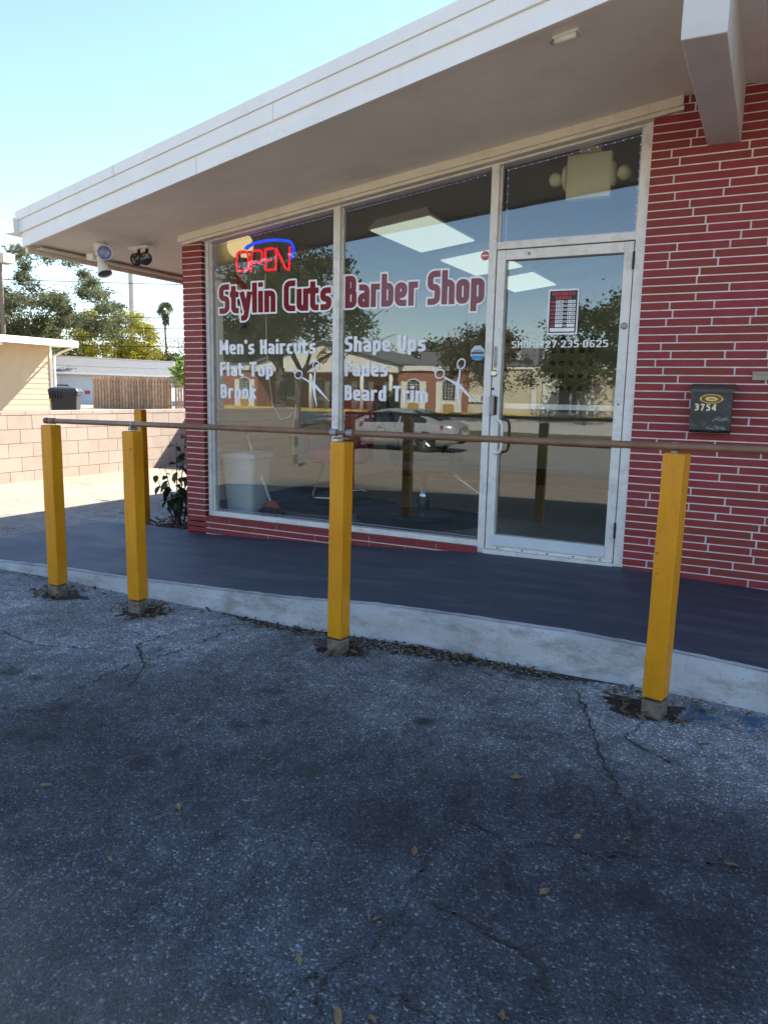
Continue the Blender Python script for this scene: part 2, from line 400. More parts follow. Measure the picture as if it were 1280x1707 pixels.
# ------------------------------------------------------------------ stroke lettering -> flat vinyl shapes
def rpoly(pts, r, closed=False, n=6):
    pts = [Vector((p[0], p[1])) for p in pts]; out = []; m_ = len(pts)
    for i, p in enumerate(pts):
        if not closed and (i == 0 or i == m_ - 1): out.append(p); continue
        a = pts[i - 1] - p; b = pts[(i + 1) % m_] - p
        rr = min(r, a.length * .5, b.length * .5); s0 = p + a.normalized() * rr; s1 = p + b.normalized() * rr
        for k_ in range(n + 1):
            t_ = k_ / n; out.append(s0 * (1 - t_) ** 2 + p * 2 * t_ * (1 - t_) + s1 * t_ ** 2)
    if closed: out.append(out[0])
    return [(q.x, q.y) for q in out]

def glyphs(hw, w=.44):
    a, b = hw, w - hw; T = 1 - hw; X = .72 - hw; B = hw; r = .15; G = {}
    def L(*p): return (list(p), True)
    def C(pts, closed=False, r_=r): return (rpoly(pts, r_, closed), not closed)
    md = .52; mx = .36
    G['S'] = (w, [C([(w - .01, T), (a, T), (a, md), (b, md), (b, B), (.01, B)])])
    G['s'] = (w - .03, [C([(w - .05, X), (a, X), (a, mx), (b - .03, mx), (b - .03, B), (.01, B)], r_=.12)])
    G['t'] = (.34, [C([(a + .02, .93), (a + .02, B), (.33, B)]), L((-.03, .72 - hw * .85), (.33, .72 - hw * .85))])
    G['y'] = (w, [L((.06, .72), (.235, .1)), C([(w - .06, .72), (.21, -.16), (.03, -.16)], r_=.1)])
    G['l'] = (2 * hw, [L((a, 1), (a, 0))])
    G['i'] = (2 * hw, [L((a, .72), (a, 0)), L((a, 1), (a, .84))])
    G['n'] = (w, [L((a, .72), (a, 0)), C([(a, X), (b, X), (b, 0)], r_=.2)])
    G['h'] = (w, [L((a, 1), (a, 0)), C([(a, X), (b, X), (b, 0)], r_=.2)])
    G['m'] = (w * 1.55, [L((a, .72), (a, 0)), C([(a, X), (w * 1.55 - hw, X), (w * 1.55 - hw, 0)], r_=.2), L((w * .775, X), (w * .775, 0))])
    G['u'] = (w, [C([(a, .72), (a, B), (b, B)], r_=.2), L((b, .72), (b, 0))])
    G['C'] = (w, [C([(w, T), (a, T), (a, B), (w, B)], r_=.22)])
    G['c'] = (w - .06, [C([(w - .06, X), (a, X), (a, B), (w - .06, B)], r_=.2)])
    G['B'] = (w, [L((a, 1), (a, 0)), C([(a, T), (b - .02, T), (b - .02, md), (a, md)], r_=.16), C([(a, md), (b, md), (b, B), (a, B)], r_=.16)])
    G['a'] = (w, [C([(.04, X), (b, X), (b, 0)], r_=.2), C([(b, mx), (a, mx), (a, B), (b, B)], r_=.14)])
    G['r'] = (.34, [L((a, .72), (a, 0)), C([(a, X - .1), (a, X), (.33, X)], r_=.08)])
    G['b'] = (w, [L((a, 1), (a, 0)), C([(a, X), (b, X), (b, B), (a, B)], r_=.2)])
    G['p'] = (w, [L((a, .72), (a, -.22)), C([(a, X), (b, X), (b, B), (a, B)], r_=.2)])
    G['d'] = (w, [L((b, 1), (b, 0)), C([(b, X), (a, X), (a, B), (b, B)], r_=.2)])
    G['e'] = (w, [C([(w - .02, B), (a, B), (a, X), (b, X), (b, mx - .02), (a, mx - .02)], r_=.18)])
    G['o'] = (w, [C([(a, B), (b, B), (b, X), (a, X)], True, .2)])
    G['k'] = (w, [L((a, 1), (a, 0)), L((w - .07, .72), (a, .32)), L((a + .06, .42), (w - .06, 0))])
    G['M'] = (w * 1.4, [L((a, 1), (a, 0)), L((w * 1.4 - hw, 1), (w * 1.4 - hw, 0)), L((a, .98), (w * .7, .3)), L((w * 1.4 - hw, .98), (w * .7, .3))])
    G['H'] = (w, [L((a, 1), (a, 0)), L((b, 1), (b, 0)), L((a, .5), (b, .5))])
    G['F'] = (w - .05, [L((a, 1), (a, 0)), L((a, T), (w - .04, T)), L((a, md), (w - .08, md))])
    G['T'] = (w + .02, [L((w / 2, 1), (w / 2, 0)), L((-.01, T), (w + .01, T))])
    G['U'] = (w, [C([(a, 1), (a, B), (b, B), (b, 1)], r_=.2)])
    G["'"] = (2 * hw, [L((a, 1), (a, .74))])
    G['O'] = (w, [C([(a, B), (b, B), (b, T), (a, T)], True, .22)]); G['0'] = G['O']
    G['P'] = (w, [L((a, 1), (a, 0)), C([(a, T), (b, T), (b, md - .05), (a, md - .05)], r_=.18)])
    G['E'] = (w - .04, [L((a, 1), (a, 0)), L((a, T), (w - .04, T)), L((a, md), (w - .08, md)), L((a, B), (w - .04, B))])
    G['N'] = (w, [L((a, 1), (a, 0)), L((b, 1), (b, 0)), L((a, .96), (b, .04))])
    G['R'] = (w, [L((a, 1), (a, 0)), C([(a, T), (b, T), (b, md - .05), (a, md - .05)], r_=.18), L((a + .1, md), (b + .02, 0))])
    G['I'] = G['l']; G['-'] = (.2, [L((.02, .5), (.18, .5))]); G['.'] = (2 * hw, [L((a, .56), (a, .44))])
    G[':'] = (2 * hw, [L((a, .7), (a, .56)), L((a, .22), (a, .08))])
    G['D'] = (w, [L((a, 1), (a, 0)), C([(a, T), (b, T), (b, B), (a, B)], r_=.2)])
    G['A'] = (w + .04, [L((.04, 0), (w / 2 + .02, 1)), L((w, 0), (w / 2 + .02, 1)), L((.12, .3), (w - .08, .3))])
    G['W'] = (w * 1.3, [L((.05, 1), (.18, 0)), L((.18, 0), (w * .65, .9)), L((w * .65, .9), (w * 1.3 - .18, 0)), L((w * 1.3 - .18, 0), (w * 1.3 - .05, 1))])
    G['L'] = (w - .06, [L((a, 1), (a, 0)), L((a, B), (w - .06, B))])
    G['7'] = (w, [L((0, T), (w - .02, T)), L((b, T), (.16, 0))])
    G['2'] = (w, [C([(a, .72), (a, T), (b, T), (b, .55), (a, B + .04)], r_=.18), L((.01, B), (w, B))])
    G['3'] = (w, [C([(.02, T), (b, T), (b, md), (.12, md)], r_=.16), C([(.12, md), (b, md), (b, B), (.02, B)], r_=.16)])
    G['5'] = (w, [L((.06, T), (w - .02, T)), C([(a, T), (a, .56), (b, .56), (b, B), (.01, B)], r_=.16)])
    G['6'] = (w, [C([(w - .03, T), (a, T), (a, B), (b, B), (b, .52), (a, .52)], r_=.18)])
    G['9'] = (w, [C([(.03, B), (b, B), (b, T), (a, T), (a, .46), (b, .46)], r_=.18)])
    G['4'] = (w, [L((b - .04, 1), (b - .04, 0)), L((b - .02, .98), (.02, .3)), L((0, .28), (w, .28))])
    return G

def text_field(text, hw, gap, cell, w=.44, space=.24, pad=.12):
    G = glyphs(hw, w); x = 0; st = []
    for ch in text:
        if ch == ' ': x += space; continue
        adv, strokes = G[ch]
        for pts, butt in strokes: st.append(([(p[0] + x, p[1]) for p in pts], butt))
        x += adv + gap
    width = x - gap
    X = np.arange(-pad, width + pad + cell, cell); Y = np.arange(-.25 - pad, 1 + pad + cell, cell)
    GX, GY = np.meshgrid(X, Y); D = np.full(GX.shape, 9.0)
    for pts, butt in st:
        lo = min(p[0] for p in pts) - hw - pad; hi = max(p[0] for p in pts) + hw + pad
        i0 = max(0, int((lo - X[0]) / cell)); i1 = min(len(X), int((hi - X[0]) / cell) + 2)
        gx_, gy_ = GX[:, i0:i1], GY[:, i0:i1]; d = np.full(gx_.shape, 9.0)
        last = len(pts) - 2
        for si, ((ax, ay), (bx, by)) in enumerate(zip(pts, pts[1:])):
            dx, dy = bx - ax, by - ay; LL = dx * dx + dy * dy
            if LL < 1e-12: continue
            t_ = np.clip(((gx_ - ax) * dx + (gy_ - ay) * dy) / LL, 0, 1)
            ds = np.hypot(gx_ - ax - t_ * dx, gy_ - ay - t_ * dy) - hw
            l_ = math.sqrt(LL)
            if butt and si == 0: ds = np.maximum(ds, -((gx_ - ax) * dx + (gy_ - ay) * dy) / l_)
            if butt and si == last: ds = np.maximum(ds, ((gx_ - bx) * dx + (gy_ - by) * dy) / l_)
            d = np.minimum(d, ds)
        D[:, i0:i1] = np.minimum(D[:, i0:i1], d)
    return X, Y, D, width

def field_mesh(mb, X, Y, D, off, fn):
    """fill the region D < off; fn(x, y) -> 3-D point"""
    F = D - off; ins = F < 0; ny, nx_ = F.shape
    for j in range(ny - 1):
        i = 0
        allin = ins[j, :-1] & ins[j, 1:] & ins[j + 1, :-1] & ins[j + 1, 1:]
        anyin = ins[j, :-1] | ins[j, 1:] | ins[j + 1, :-1] | ins[j + 1, 1:]
        while i < nx_ - 1:
            if allin[i]:
                k_ = i
                while k_ < nx_ - 1 and allin[k_]: k_ += 1
                b_ = len(mb.v); mb.v += [fn(X[i], Y[j]), fn(X[k_], Y[j]), fn(X[k_], Y[j + 1]), fn(X[i], Y[j + 1])]
                mb.f.append((b_, b_ + 1, b_ + 2, b_ + 3)); i = k_; continue
            if anyin[i]:
                cs = [(i, j), (i + 1, j), (i + 1, j + 1), (i, j + 1)]; poly = []
                for q in range(4):
                    a_, b_ = cs[q], cs[(q + 1) % 4]; fa, fb = F[a_[1], a_[0]], F[b_[1], b_[0]]
                    if fa < 0: poly.append((X[a_[0]], Y[a_[1]]))
                    if (fa < 0) != (fb < 0):
                        t_ = fa / (fa - fb); poly.append((X[a_[0]] + (X[b_[0]] - X[a_[0]]) * t_, Y[a_[1]] + (Y[b_[1]] - Y[a_[1]]) * t_))
                if len(poly) >= 3:
                    b_ = len(mb.v); mb.v += [fn(*q) for q in poly]; mb.f.append(tuple(range(b_, b_ + len(poly))))
            i += 1
    return mb

def vinyl(text, x0, x1, z0, h, y, hw, gap=.05, off=0, cell=.03, w=.44, space=.24):
    X, Y, D, wd = text_field(text, hw, gap, cell, w, space)
    sx = (x1 - x0) / wd
    return field_mesh(MB(), X, Y, D, off, lambda a, b: (x0 + a * sx, y, z0 + b * h))

# ================================================================== THE BARBER SHOP
shop = thing('barber_shop', 'red painted brick barber shop with big glass shopfront and white sloping eave', 'shop building', (0, 0, -.25))
shop_off = (0, 0, .25)
def part(name, mb, mat, parent=shop, **kw):
    o = obj(name, mb, mat, parent, **kw)
    if parent is shop: o.location = shop_off
    return o
def sof(x): return 2.7907 + .13062 * x if x < 1.4 else 2.9736 - .09 * (x - 1.4)
def winhead(x): return 2.752 + .1295 * x
BF = -.09            # brick face

# ---- bricks: one shared unit brick (length 1 along x, face at y=0, height .041)
COURSE = .0508
def brick_unit(name, d=.05, h=.0422, c=.0022):
    m_ = MB(); e = .003
    # outer ring at y=c, inset face at y=0
    m_.v = [(0, d, 0), (1, d, 0), (1, d, h), (0, d, h), (0, c, 0), (1, c, 0), (1, c, h), (0, c, h), (e * 2, 0, c), (1 - e * 2, 0, c), (1 - e * 2, 0, h - c), (e * 2, 0, h - c)]
    m_.f = [(0, 1, 5, 4), (1, 2, 6, 5), (2, 3, 7, 6), (3, 0, 4, 7), (4, 5, 9, 8), (5, 6, 10, 9), (6, 7, 11, 10), (7, 4, 8, 11), (8, 9, 10, 11)]
    me = m_.mesh(name); me.materials.append(MAT['brick']); return me
BU = brick_unit('brick')
rng = random.Random(11)
def lay(parent, x0, x1, z, y=BF, rz=0, lens=(.20, .56), joint=.011, top=None, stuff=None):
    x = x0; first = True
    while x < x1 - .02:
        L_ = rng.uniform(*lens)
        if first and rng.random() < .6: L_ *= rng.uniform(.35, .8)
        first = False
        if x1 - (x + L_) < .14: L_ = x1 - x
        o = bpy.data.objects.new('brick', BU); COL.objects.link(o); o.parent = parent
        dy = rng.uniform(-.0012, .0012)
        o.location = (x, y + dy, z) if rz == 0 else (y, x, z)
        o.scale = (L_ - joint if x + L_ < x1 - .001 else L_, 1, 1); o.rotation_euler = (rng.uniform(-.004, .004), 0, rz)
        x += L_

# right wall beside the door
wm = MB(); wm.add([(.992, 0, -.2), (6, 0, -.2), (6, 0, 3.2), (.992, 0, 3.2), (.992, BF + .008, -.2), (6, BF + .008, -.2), (6, BF + .008, 3.2), (.992, BF + .008, 3.2)],
       [(4, 5, 6, 7), (0, 3, 2, 1), (0, 4, 7, 3), (1, 2, 6, 5), (3, 7, 6, 2), (0, 1, 5, 4)])
rw = part('brick_wall', wm, MAT['mortar'])
z = -.0392 - COURSE * 2
while z < 3.02:
    if z > -.1: lay(rw, .995, 2.3, z)
    z += COURSE
# the rest of that wall, past the edge of what can be told apart, joined
m = MB(); z = -.0392 - COURSE * 2
while z < 3.02:
    x = 2.311 + rng.uniform(0, .2)
    while x < 5.9:
        L_ = rng.uniform(.2, .56); m.box(x, min(x + L_ - .011, 5.95), BF, BF + .03, z, z + .0422); x += L_
    z += COURSE
o = obj('brick_field', m, MAT['brick'], rw); tag(o, kind='stuff')

# left pier with its return, and the low course under the window
pm = MB(); pm.box(-2.822, -2.618, BF + .008, .05, -.3, 2.5)
pier = part('brick_pier', pm, MAT['mortar'])
z = -.0392 - COURSE * 4
zc = []
while z < 2.47:
    if z > -.01:
        lay(pier, -2.826, -2.6145, z, lens=(.5, .6))
        o = bpy.data.objects.new('brick', BU); COL.objects.link(o); o.parent = pier
        o.location = (-2.6145, BF + .006, z); o.rotation_euler = (0, 0, R_(90)); o.scale = (.088, 1, 1)
    z += COURSE
sm = MB(); sm.box(-2.82, -.062, BF + .008, 0.0, -.3, .0035)
sill = part('brick_sill', sm, MAT['mortar'])
z = -.0392 - COURSE * 4
while z < 0.0:
    if z + .0422 < .0075: lay(sill, -2.826, -.061, z, lens=(.3, .62), joint=.007)
    z += COURSE
cap = MB(); cap.box(-2.612, -.06, BF - .002, -.05, .0042, .0100); obj('ledge_paint', cap, MAT['brick'], sill)
# plain outer shell of the building
m = MB(); m.box(-2.822, -2.76, .06, 8.4, -.4, 2.62); m.box(-2.75, 6, 8.3, 8.5, -.4, 2.42); m.box(5.95, 6.0, 0, 8.3, -.4, 2.4)
MAT['side'] = M('red_side_wall', (.2, .03, .03), .7, .1, 3)
part('side_wall', m, MAT['side'])
m = MB(); m.box(-7.5, -2.9, 7.6, 13, -.4, 2.75)  # unseen mass, placed to throw the diagonal shadow on the block wall
part('unseen_shade_wing', m, MAT['side'])

# ---- roof: deck, soffit, fascia boards, beam, gutter
def fy(x): return -.85 - (x + 3.87) * (.71 / 5.25)
XL, XR = -3.87, 1.40
def slabq(x0, x1, ya0, ya1, yb, lo, hi, f=sof):   # front edge ya0 at x0, ya1 at x1, back edge yb
    return [(x0, ya0, f(x0) + lo), (x1, ya1, f(x1) + lo), (x1, yb, f(x1) + lo), (x0, yb, f(x0) + lo),
            (x0, ya0, f(x0) + hi), (x1, ya1, f(x1) + hi), (x1, yb, f(x1) + hi), (x0, yb, f(x0) + hi)]
fR = lambda x: 2.9736 - .09 * (x - 1.4)
roof = part('roof', MB().hexa(slabq(XL + .01, XR, fy(XL) + .02, fy(XR) + .02, 9, .215, .26)).hexa(slabq(XR + .002, 7.5, fy(XR) + .02, -.9, 9, .215, .26, fR)), MAT['roof_top'])
obj('soffit', MB().hexa(slabq(XL + .02, XR, fy(XL) + .02, fy(XR) + .02, .03, 0, .028)).hexa(slabq(XL + .02, -2.79, .03, .03, 8.9, 0, .028)).hexa(slabq(XR + .002, 7.4, fy(XR) + .02, -.9, .03, 0, .028, fR)), MAT['soffit'], roof)
def fascia(lo, hi, proud, x0, thick=.03):
    n_ = Vector((-.1336, -1, 0)).normalized() * proud
    p = []
    for zz in (lo, hi):
        for (x, back) in ((x0, 0), (XR - .09, 0), (XR - .09, 1), (x0, 1)):
            y = fy(x) + n_.y + (thick + proud if back else 0); p.append((x, y, sof(x) + zz))
    return MB().hexa(p)
obj('fascia_board', fascia(-.018, .096, .0, XL), MAT['white_fascia'], roof, bev=.003)
obj('fascia_board', fascia(.0965, .197, .016, XL - .03), MAT['white_fascia'], roof, bev=.004)
obj('roof_edge_flashing', fascia(.1975, .272, .026, XL - .05), MAT['white_fascia'], roof, bev=.003)
# butt joints in the boards: thin raised seams
for xx, lo, hi, pr_ in ((-1.75, -.015, .095, .002), (-1.05, .098, .196, .018), (-2.6, .2, .27, .028)):
    m = MB(); y = fy(xx) - pr_; m.hexa([(xx, y, sof(xx) + lo), (xx + .006, y - .0008, sof(xx) + lo), (xx + .006, y + .01, sof(xx) + lo), (xx, y + .01, sof(xx) + lo),
                                        (xx, y, sof(xx) + hi), (xx + .006, y - .0008, sof(xx) + hi), (xx + .006, y + .01, sof(xx) + hi), (xx, y + .01, sof(xx) + hi)])
    obj('board_seam', m, MAT['trim'], roof)
obj('fascia_board', MB().hexa(slabq(XR + .1, 7.5, fy(XR), -.92, -.8, -.012, .25, fR)), MAT['white_fascia'], roof)
# eave board and gutter along the left side
obj('eave_board', MB().box(XL - .012, XL + .016, fy(XL) + .04, 9, sof(XL) - .055, sof(XL) + .18), MAT['trim'], roof, bev=.003)
obj('eave_lath', MB().box(XL + .0165, XL + .09, fy(XL) + .12, 8.9, sof(XL) - .022, sof(XL) - .001), MAT['trim'], roof)
gp = [(0.0, 0.0), (-0.1013, 0.0), (-0.1148, 0.0315), (-0.135, 0.0525), (-0.1823, 0.0893), (-0.1823, 0.1208), (-0.1728, 0.1208), (-0.1728, 0.0945), (-0.1215, 0.0578), (-0.1013, 0.0126), (-0.0108, 0.0126), (-0.0108, 0.1208), (0.0, 0.1208)]
gx0, gz0 = XL - .013, sof(XL) + .085
obj('gutter', MB().prism([(gx0 + a, fy(XL) - .06, gz0 + b) for a, b in gp], [(gx0 + a, 8.9, gz0 + b) for a, b in gp]), MAT['white_fascia'], roof)
# ridge beam end
obj('ridge_beam', MB().box(1.315, 1.50, fy(XR) - .02, .06, 2.645, 3.25), MAT['beam'], roof, bev=.006)
# trim between soffit and shopfront
def trimbar(x0, x1, lo, hi, y0, y1, f=sof): return MB().hexa(slabq(x0, x1, y0, y0, y1, lo, hi, f))
obj('header', trimbar(-2.78, 1.1, -.04, .21, -.03, .056), MAT['in_wall_'], roof)
obj('soffit_trim', trimbar(-2.83, 1.166, -.058, -.001, -.135, -.1), MAT['trim'], roof, bev=.003)
obj('soffit_trim', trimbar(-2.80, 1.17, -.082, -.0585, -.118, -.05), MAT['trim'], roof, bev=.002)

# ---- shopfront frame
frame = part('shopfront_frame', MB().hexa(slabq(-2.615, .99, -.048, -.048, .05, -.055, .03, winhead)), MAT['alu'])
def bar(name, x0, x1, y0, y1, z0, z1, mat=None, parent=frame, bev=.003): return obj(name, MB().box(x0, x1, y0, y1, z0, z1), mat or MAT['alu'], parent, bev=bev)
def vbar(name, x0, x1, y0, y1, z0): return obj(name, MB().hexa([(x0, y0, z0), (x1, y0, z0), (x1, y1, z0), (x0, y1, z0), (x0, y0, winhead(x0) - .05), (x1, y0, winhead(x1) - .05), (x1, y1, winhead(x1) - .05), (x0, y1, winhead(x0) - .05)]), MAT['alu'], frame, bev=.003)
vbar('jamb', -2.613, -2.578, -.045, .045, .012)
vbar('mullion', -1.337, -1.277, -.046, .046, .012)
vbar('mullion', -.061, -.008, -.05, .05, -.05)
vbar('jamb', .930, .991, -.06, .05, -.02)
bar('bottom_rail', -2.577, -1.338, -.042, .04, .012, .055); bar('bottom_rail', -1.276, -.062, -.042, .04, .012, .055)
bar('transom_bar', -.007, .929, -.046, .046, 2.136, 2.186)
bar('threshold', -.007, .929, -.075, .06, -.03, .004)
def beads(x0, x1, z0, ztop):
    b_ = .012
    obj('glazing_bead', MB().box(x0, x0 + b_, -.012, .012, z0, winhead(x0) - .052 if ztop is None else ztop), MAT['alu'], frame)
    obj('glazing_bead', MB().box(x1 - b_, x1, -.012, .012, z0, winhead(x1) - .052 if ztop is None else ztop), MAT['alu'], frame)
def pane(x0, x1, z0):
    p = [(x0, -.003, z0), (x1, -.003, z0), (x1, .003, z0), (x0, .003, z0), (x0, -.003, winhead(x0) - .05), (x1, -.003, winhead(x1) - .05), (x1, .003, winhead(x1) - .05), (x0, .003, winhead(x0) - .05)]
    return MB().hexa(p)
win_l = part('window_pane', pane(-2.578, -1.338, .055), MAT['glass'])
win_r = part('window_pane', pane(-1.276, -.062, .055), MAT['glass'])
win_t = part('window_pane', pane(-.007, .929, 2.186), MAT['glass'])
beads(-2.578, -1.338, .056, None); beads(-1.276, -.062, .056, None); beads(-.007, .929, 2.187, None)
obj('blind_strip', MB().box(.006, .012, .013, .07, 2.19, 2.68), MAT['black_metal'], frame)

# ---- door
D0, D1 = .0, .922
door = part('door', MB().box(D0, .062, -.045, .02, .012, 2.128).box(.862, D1, -.045, .02, .012, 2.128).box(.0625, .8615, -.043, .018, 2.062, 2.128).box(.0625, .8615, -.040, .018, .012, .112), MAT['alu'], bev=.003)
def dbar(name, *a, mat=None, bev=.003): return obj(name, MB().box(*a), mat or MAT['alu'], door, bev=bev)
dbar('kick_plate', .036, .868, -.052, -.0455, .036, .114, mat=MAT['kick'], bev=.002)
dbar('door_sweep', D0 + .002, D1 - .002, -.058, -.0453, .006, .030)
for i in range(5):
    obj('screw', MB().lathe([(.006, -.0615), (.006, -.056)], (.1 + i * .185, 0, .019), 10, 'y'), MAT['black_metal'], door)
obj('door_glass', MB().box(.0625, .8615, -.003, .003, .1125, 2.0615), MAT['glass'], door)
dbar('push_bar', .07, .855, .035, .055, 1.036, 1.074, mat=MAT['white_plastic'])
MAT['lockplate'] = M('worn_lock_plate', (.33, .29, .25), .5, .3, 25, metal=.5)
dbar('lock_plate', .008, .030, -.049, -.0455, 1.325, 1.472, mat=MAT['lockplate'], bev=.001)
obj('lock_cylinder', MB().lathe([(.024, -.046), (.024, -.052), (.017, -.058), (.0168, -.060)], (.014, 0, 1.284), 20, 'y'), MAT['chrome'], door)
obj('keyhole', MB().lathe([(.009, -.046), (.009, -.050)], (.011, 0, 1.174), 14, 'y'), MAT['black_metal'], door)
dbar('latch_guard', -.004, .030, -.072, -.0455, .985, 1.127, mat=MAT['steel'], bev=.004)
dbar('latch_guard_strip', .0305, .046, -.053, -.0455, .99, 1.12, mat=MAT['black_metal'], bev=.002)
hp = [(.045, -.046, .955), (.062, -.075, .957), (.092, -.085, .945), (.104, -.085, .915), (.104, -.085, .76), (.092, -.085, .725), (.064, -.075, .714), (.045, -.046, .714)]
obj('door_handle', MB().tube(hp, .0105, 10), MAT['alu'], door, smooth=True)
for (z0, z1) in ((1.95, 2.06), (.18, .288)):
    obj('hinge', MB().tube([(.926, -.062, z0), (.926, -.062, z1)], .008, 10), MAT['black_metal'], door)
obj('closer_bolt', MB().lathe([(.022, -.046), (.022, -.052), (.012, -.056)], (.893, 0, 1.595), 20, 'y'), MAT['steel'], door)
obj('closer_bolt', MB().lathe([(.011, -.046), (.011, -.050)], (.228, 0, 2.095), 14, 'y'), MAT['steel'], door)
obj('screw', MB().lathe([(.006, -.046), (.006, -.049)], (.89, 0, 1.085), 10, 'y'), MAT['black_metal'], door)

# ---- lettering on the glass
VW = M('white_vinyl', (.86, .86, .87), .5, .05, 20, bs=0); VM = M('maroon_vinyl', (.20, .012, .022), .12, .06, 12, bs=0)
def headline(text, x0, x1, z0, h, pane_, label):
    wv = obj('window_lettering', vinyl(text, x0, x1, z0, h, -.0044, .098, .035, .052, .022, .43, .26), VW, pane_)
    obj('window_lettering', vinyl(text, x0, x1, z0, h, -.0050, .098, .035, -.004, .022, .43, .26), VM, pane_)
    wv['label'] = label
headline('Stylin Cuts', -2.50, -1.372, 1.772, .246, win_l, 'white outline of the words Stylin Cuts')
headline('Barber Shop', -1.25, -.098, 1.780, .246, win_r, 'white outline of the words Barber Shop')
VS = M('worn_white_vinyl', (.85, .85, .87), .5, .1, 20, bs=0)
def services(rows, pane_):
    for text, x0, x1, z0 in rows:
        o = obj('window_lettering', vinyl(text, x0, x1, z0, .12, -.0046, .085, .06, 0, .035, .40, .27), VS, pane_); o['label'] = 'white lettering ' + text
services([("Men's Haircuts", -2.50, -1.515, 1.432), ('Flat Top', -2.498, -1.938, 1.247), ('Brook', -2.494, -2.11, 1.058)], win_l)
services([('Shape Ups', -1.249, -.545, 1.445), ('Fades', -1.247, -.86, 1.255), ('Beard Trim', -1.244, -.515, 1.066)], win_r)
def scissors(px, pz, pane_):
    m_ = MB(); y = -.0046
    def band(pts, ws):
        vs = []; pts = [Vector((a, b)) for a, b in pts]
        for i, p in enumerate(pts):
            t_ = (pts[min(i + 1, len(pts) - 1)] - pts[max(i - 1, 0)]).normalized(); n_ = Vector((-t_.y, t_.x))
            q0, q1 = p + n_ * ws[i], p - n_ * ws[i]; vs += [(q0.x, y, q0.y), (q1.x, y, q1.y)]
        m_.add(vs, [(2 * i, 2 * i + 1, 2 * i + 3, 2 * i + 2) for i in range(len(pts) - 1)])
    def ring(c, r0, r1, sq, rot):
        n = 28; vs = []
        for k_ in range(n):
            a_ = 2 * math.pi * k_ / n; ca, sa = math.cos(a_), math.sin(a_) * sq
            x_, z_ = ca * math.cos(rot) - sa * math.sin(rot), ca * math.sin(rot) + sa * math.cos(rot)
            vs += [(c[0] + x_ * r0, y, c[1] + z_ * r0), (c[0] + x_ * r1, y, c[1] + z_ * r1)]
        m_.add(vs, [(2 * k_, 2 * k_ + 1, (2 * k_ + 3) % (2 * n), (2 * k_ + 2) % (2 * n)) for k_ in range(n)])
    y = -.0046; band([(px + .012, pz + .115), (px + .006, pz + .05), (px - .004, pz), (px + .008, pz - .09), (px + .03, pz - .185)], [.006, .008, .014, .010, .0015])
    ring((px + .018, pz + .148), .042, .031, .8, 1.2)
    y = -.0051; band([(px - .115, pz + .052), (px - .05, pz + .02), (px, pz - .002), (px + .07, pz - .065), (px + .148, pz - .135)], [.006, .008, .014, .010, .0015])
    ring((px - .15, pz + .075), .042, .031, .85, .4)
    y = -.0056; band([(px - .185, pz + .088), (px - .215, pz + .105)], [.006, .003])
    o = obj('scissors_decal', m_, VS, pane_)
scissors(-1.533, 1.19, win_l); scissors(-.275, 1.204, win_r)
o = obj('door_lettering', vinyl('SHOP 727.235.0625', .12, .79, 1.463, .048, -.0046, .075, .10, 0, .04, .46, .3), VS, door); o['label'] = 'thin white phone number lettering'

# ---- interior shell
MAT['in_wall'] = M('interior_cream_wall', (.52, .47, .36), .8, .05, 2)
MAT['in_blue'] = M('interior_grey_wall', (.40, .40, .36), .8, .05, 2)
MAT['ceiling'] = M('interior_ceiling', (.42, .41, .36), .85, .05, 2)
part('inner_wall', MB().box(-2.755, -2.70, .07, 6.5, -.02, 2.63), MAT['in_wall'])
part('inner_wall', MB().box(-2.69, 2.6, 6.42, 6.5, -.02, 3.4), MAT['in_blue'])
part('inner_wall', MB().box(2.5, 2.58, .07, 6.41, -.02, 3.4), MAT['in_blue'])
part('inner_wall', MB().box(.995, 2.49, .07, .10, -.02, 3.2), MAT['in_blue'])
part('inner_ceiling', MB().hexa(slabq(-2.69, 1.39, .06, .06, 6.41, 2.985, 3.0, lambda x: .13062 * x)).hexa(slabq(1.392, 2.49, .06, .06, 6.41, 3.17, 3.18, lambda x: 0)), MAT['ceiling'])
part('baseboard', MB().box(-2.699, -2.685, .08, 6.4, .006, .11), M('navy_baseboard', (.03, .05, .1), .5))
floor = part('floor', MB().box(-2.75, 2.5, .065, 6.42, -.06, -.002), M('dark_grout', (.03, .03, .028), .9))
tile = MB().box(0, .453, 0, .453, -.01, .0015).mesh('floor_tile'); tile.materials.append(M('grey_floor_tile', (.20, .20, .17), .35, .12, 3, rnd=.06, bs=.05))
for i in range(-6, 6):
    for j in range(0, 9):
        x = .0115 + i * .457; y = .07 + j * .457
        if x < -2.75 or x > 2.2: continue
        o = bpy.data.objects.new('floor_tile', tile); COL.objects.link(o); o.parent = floor; o.location = (x, y, 0)

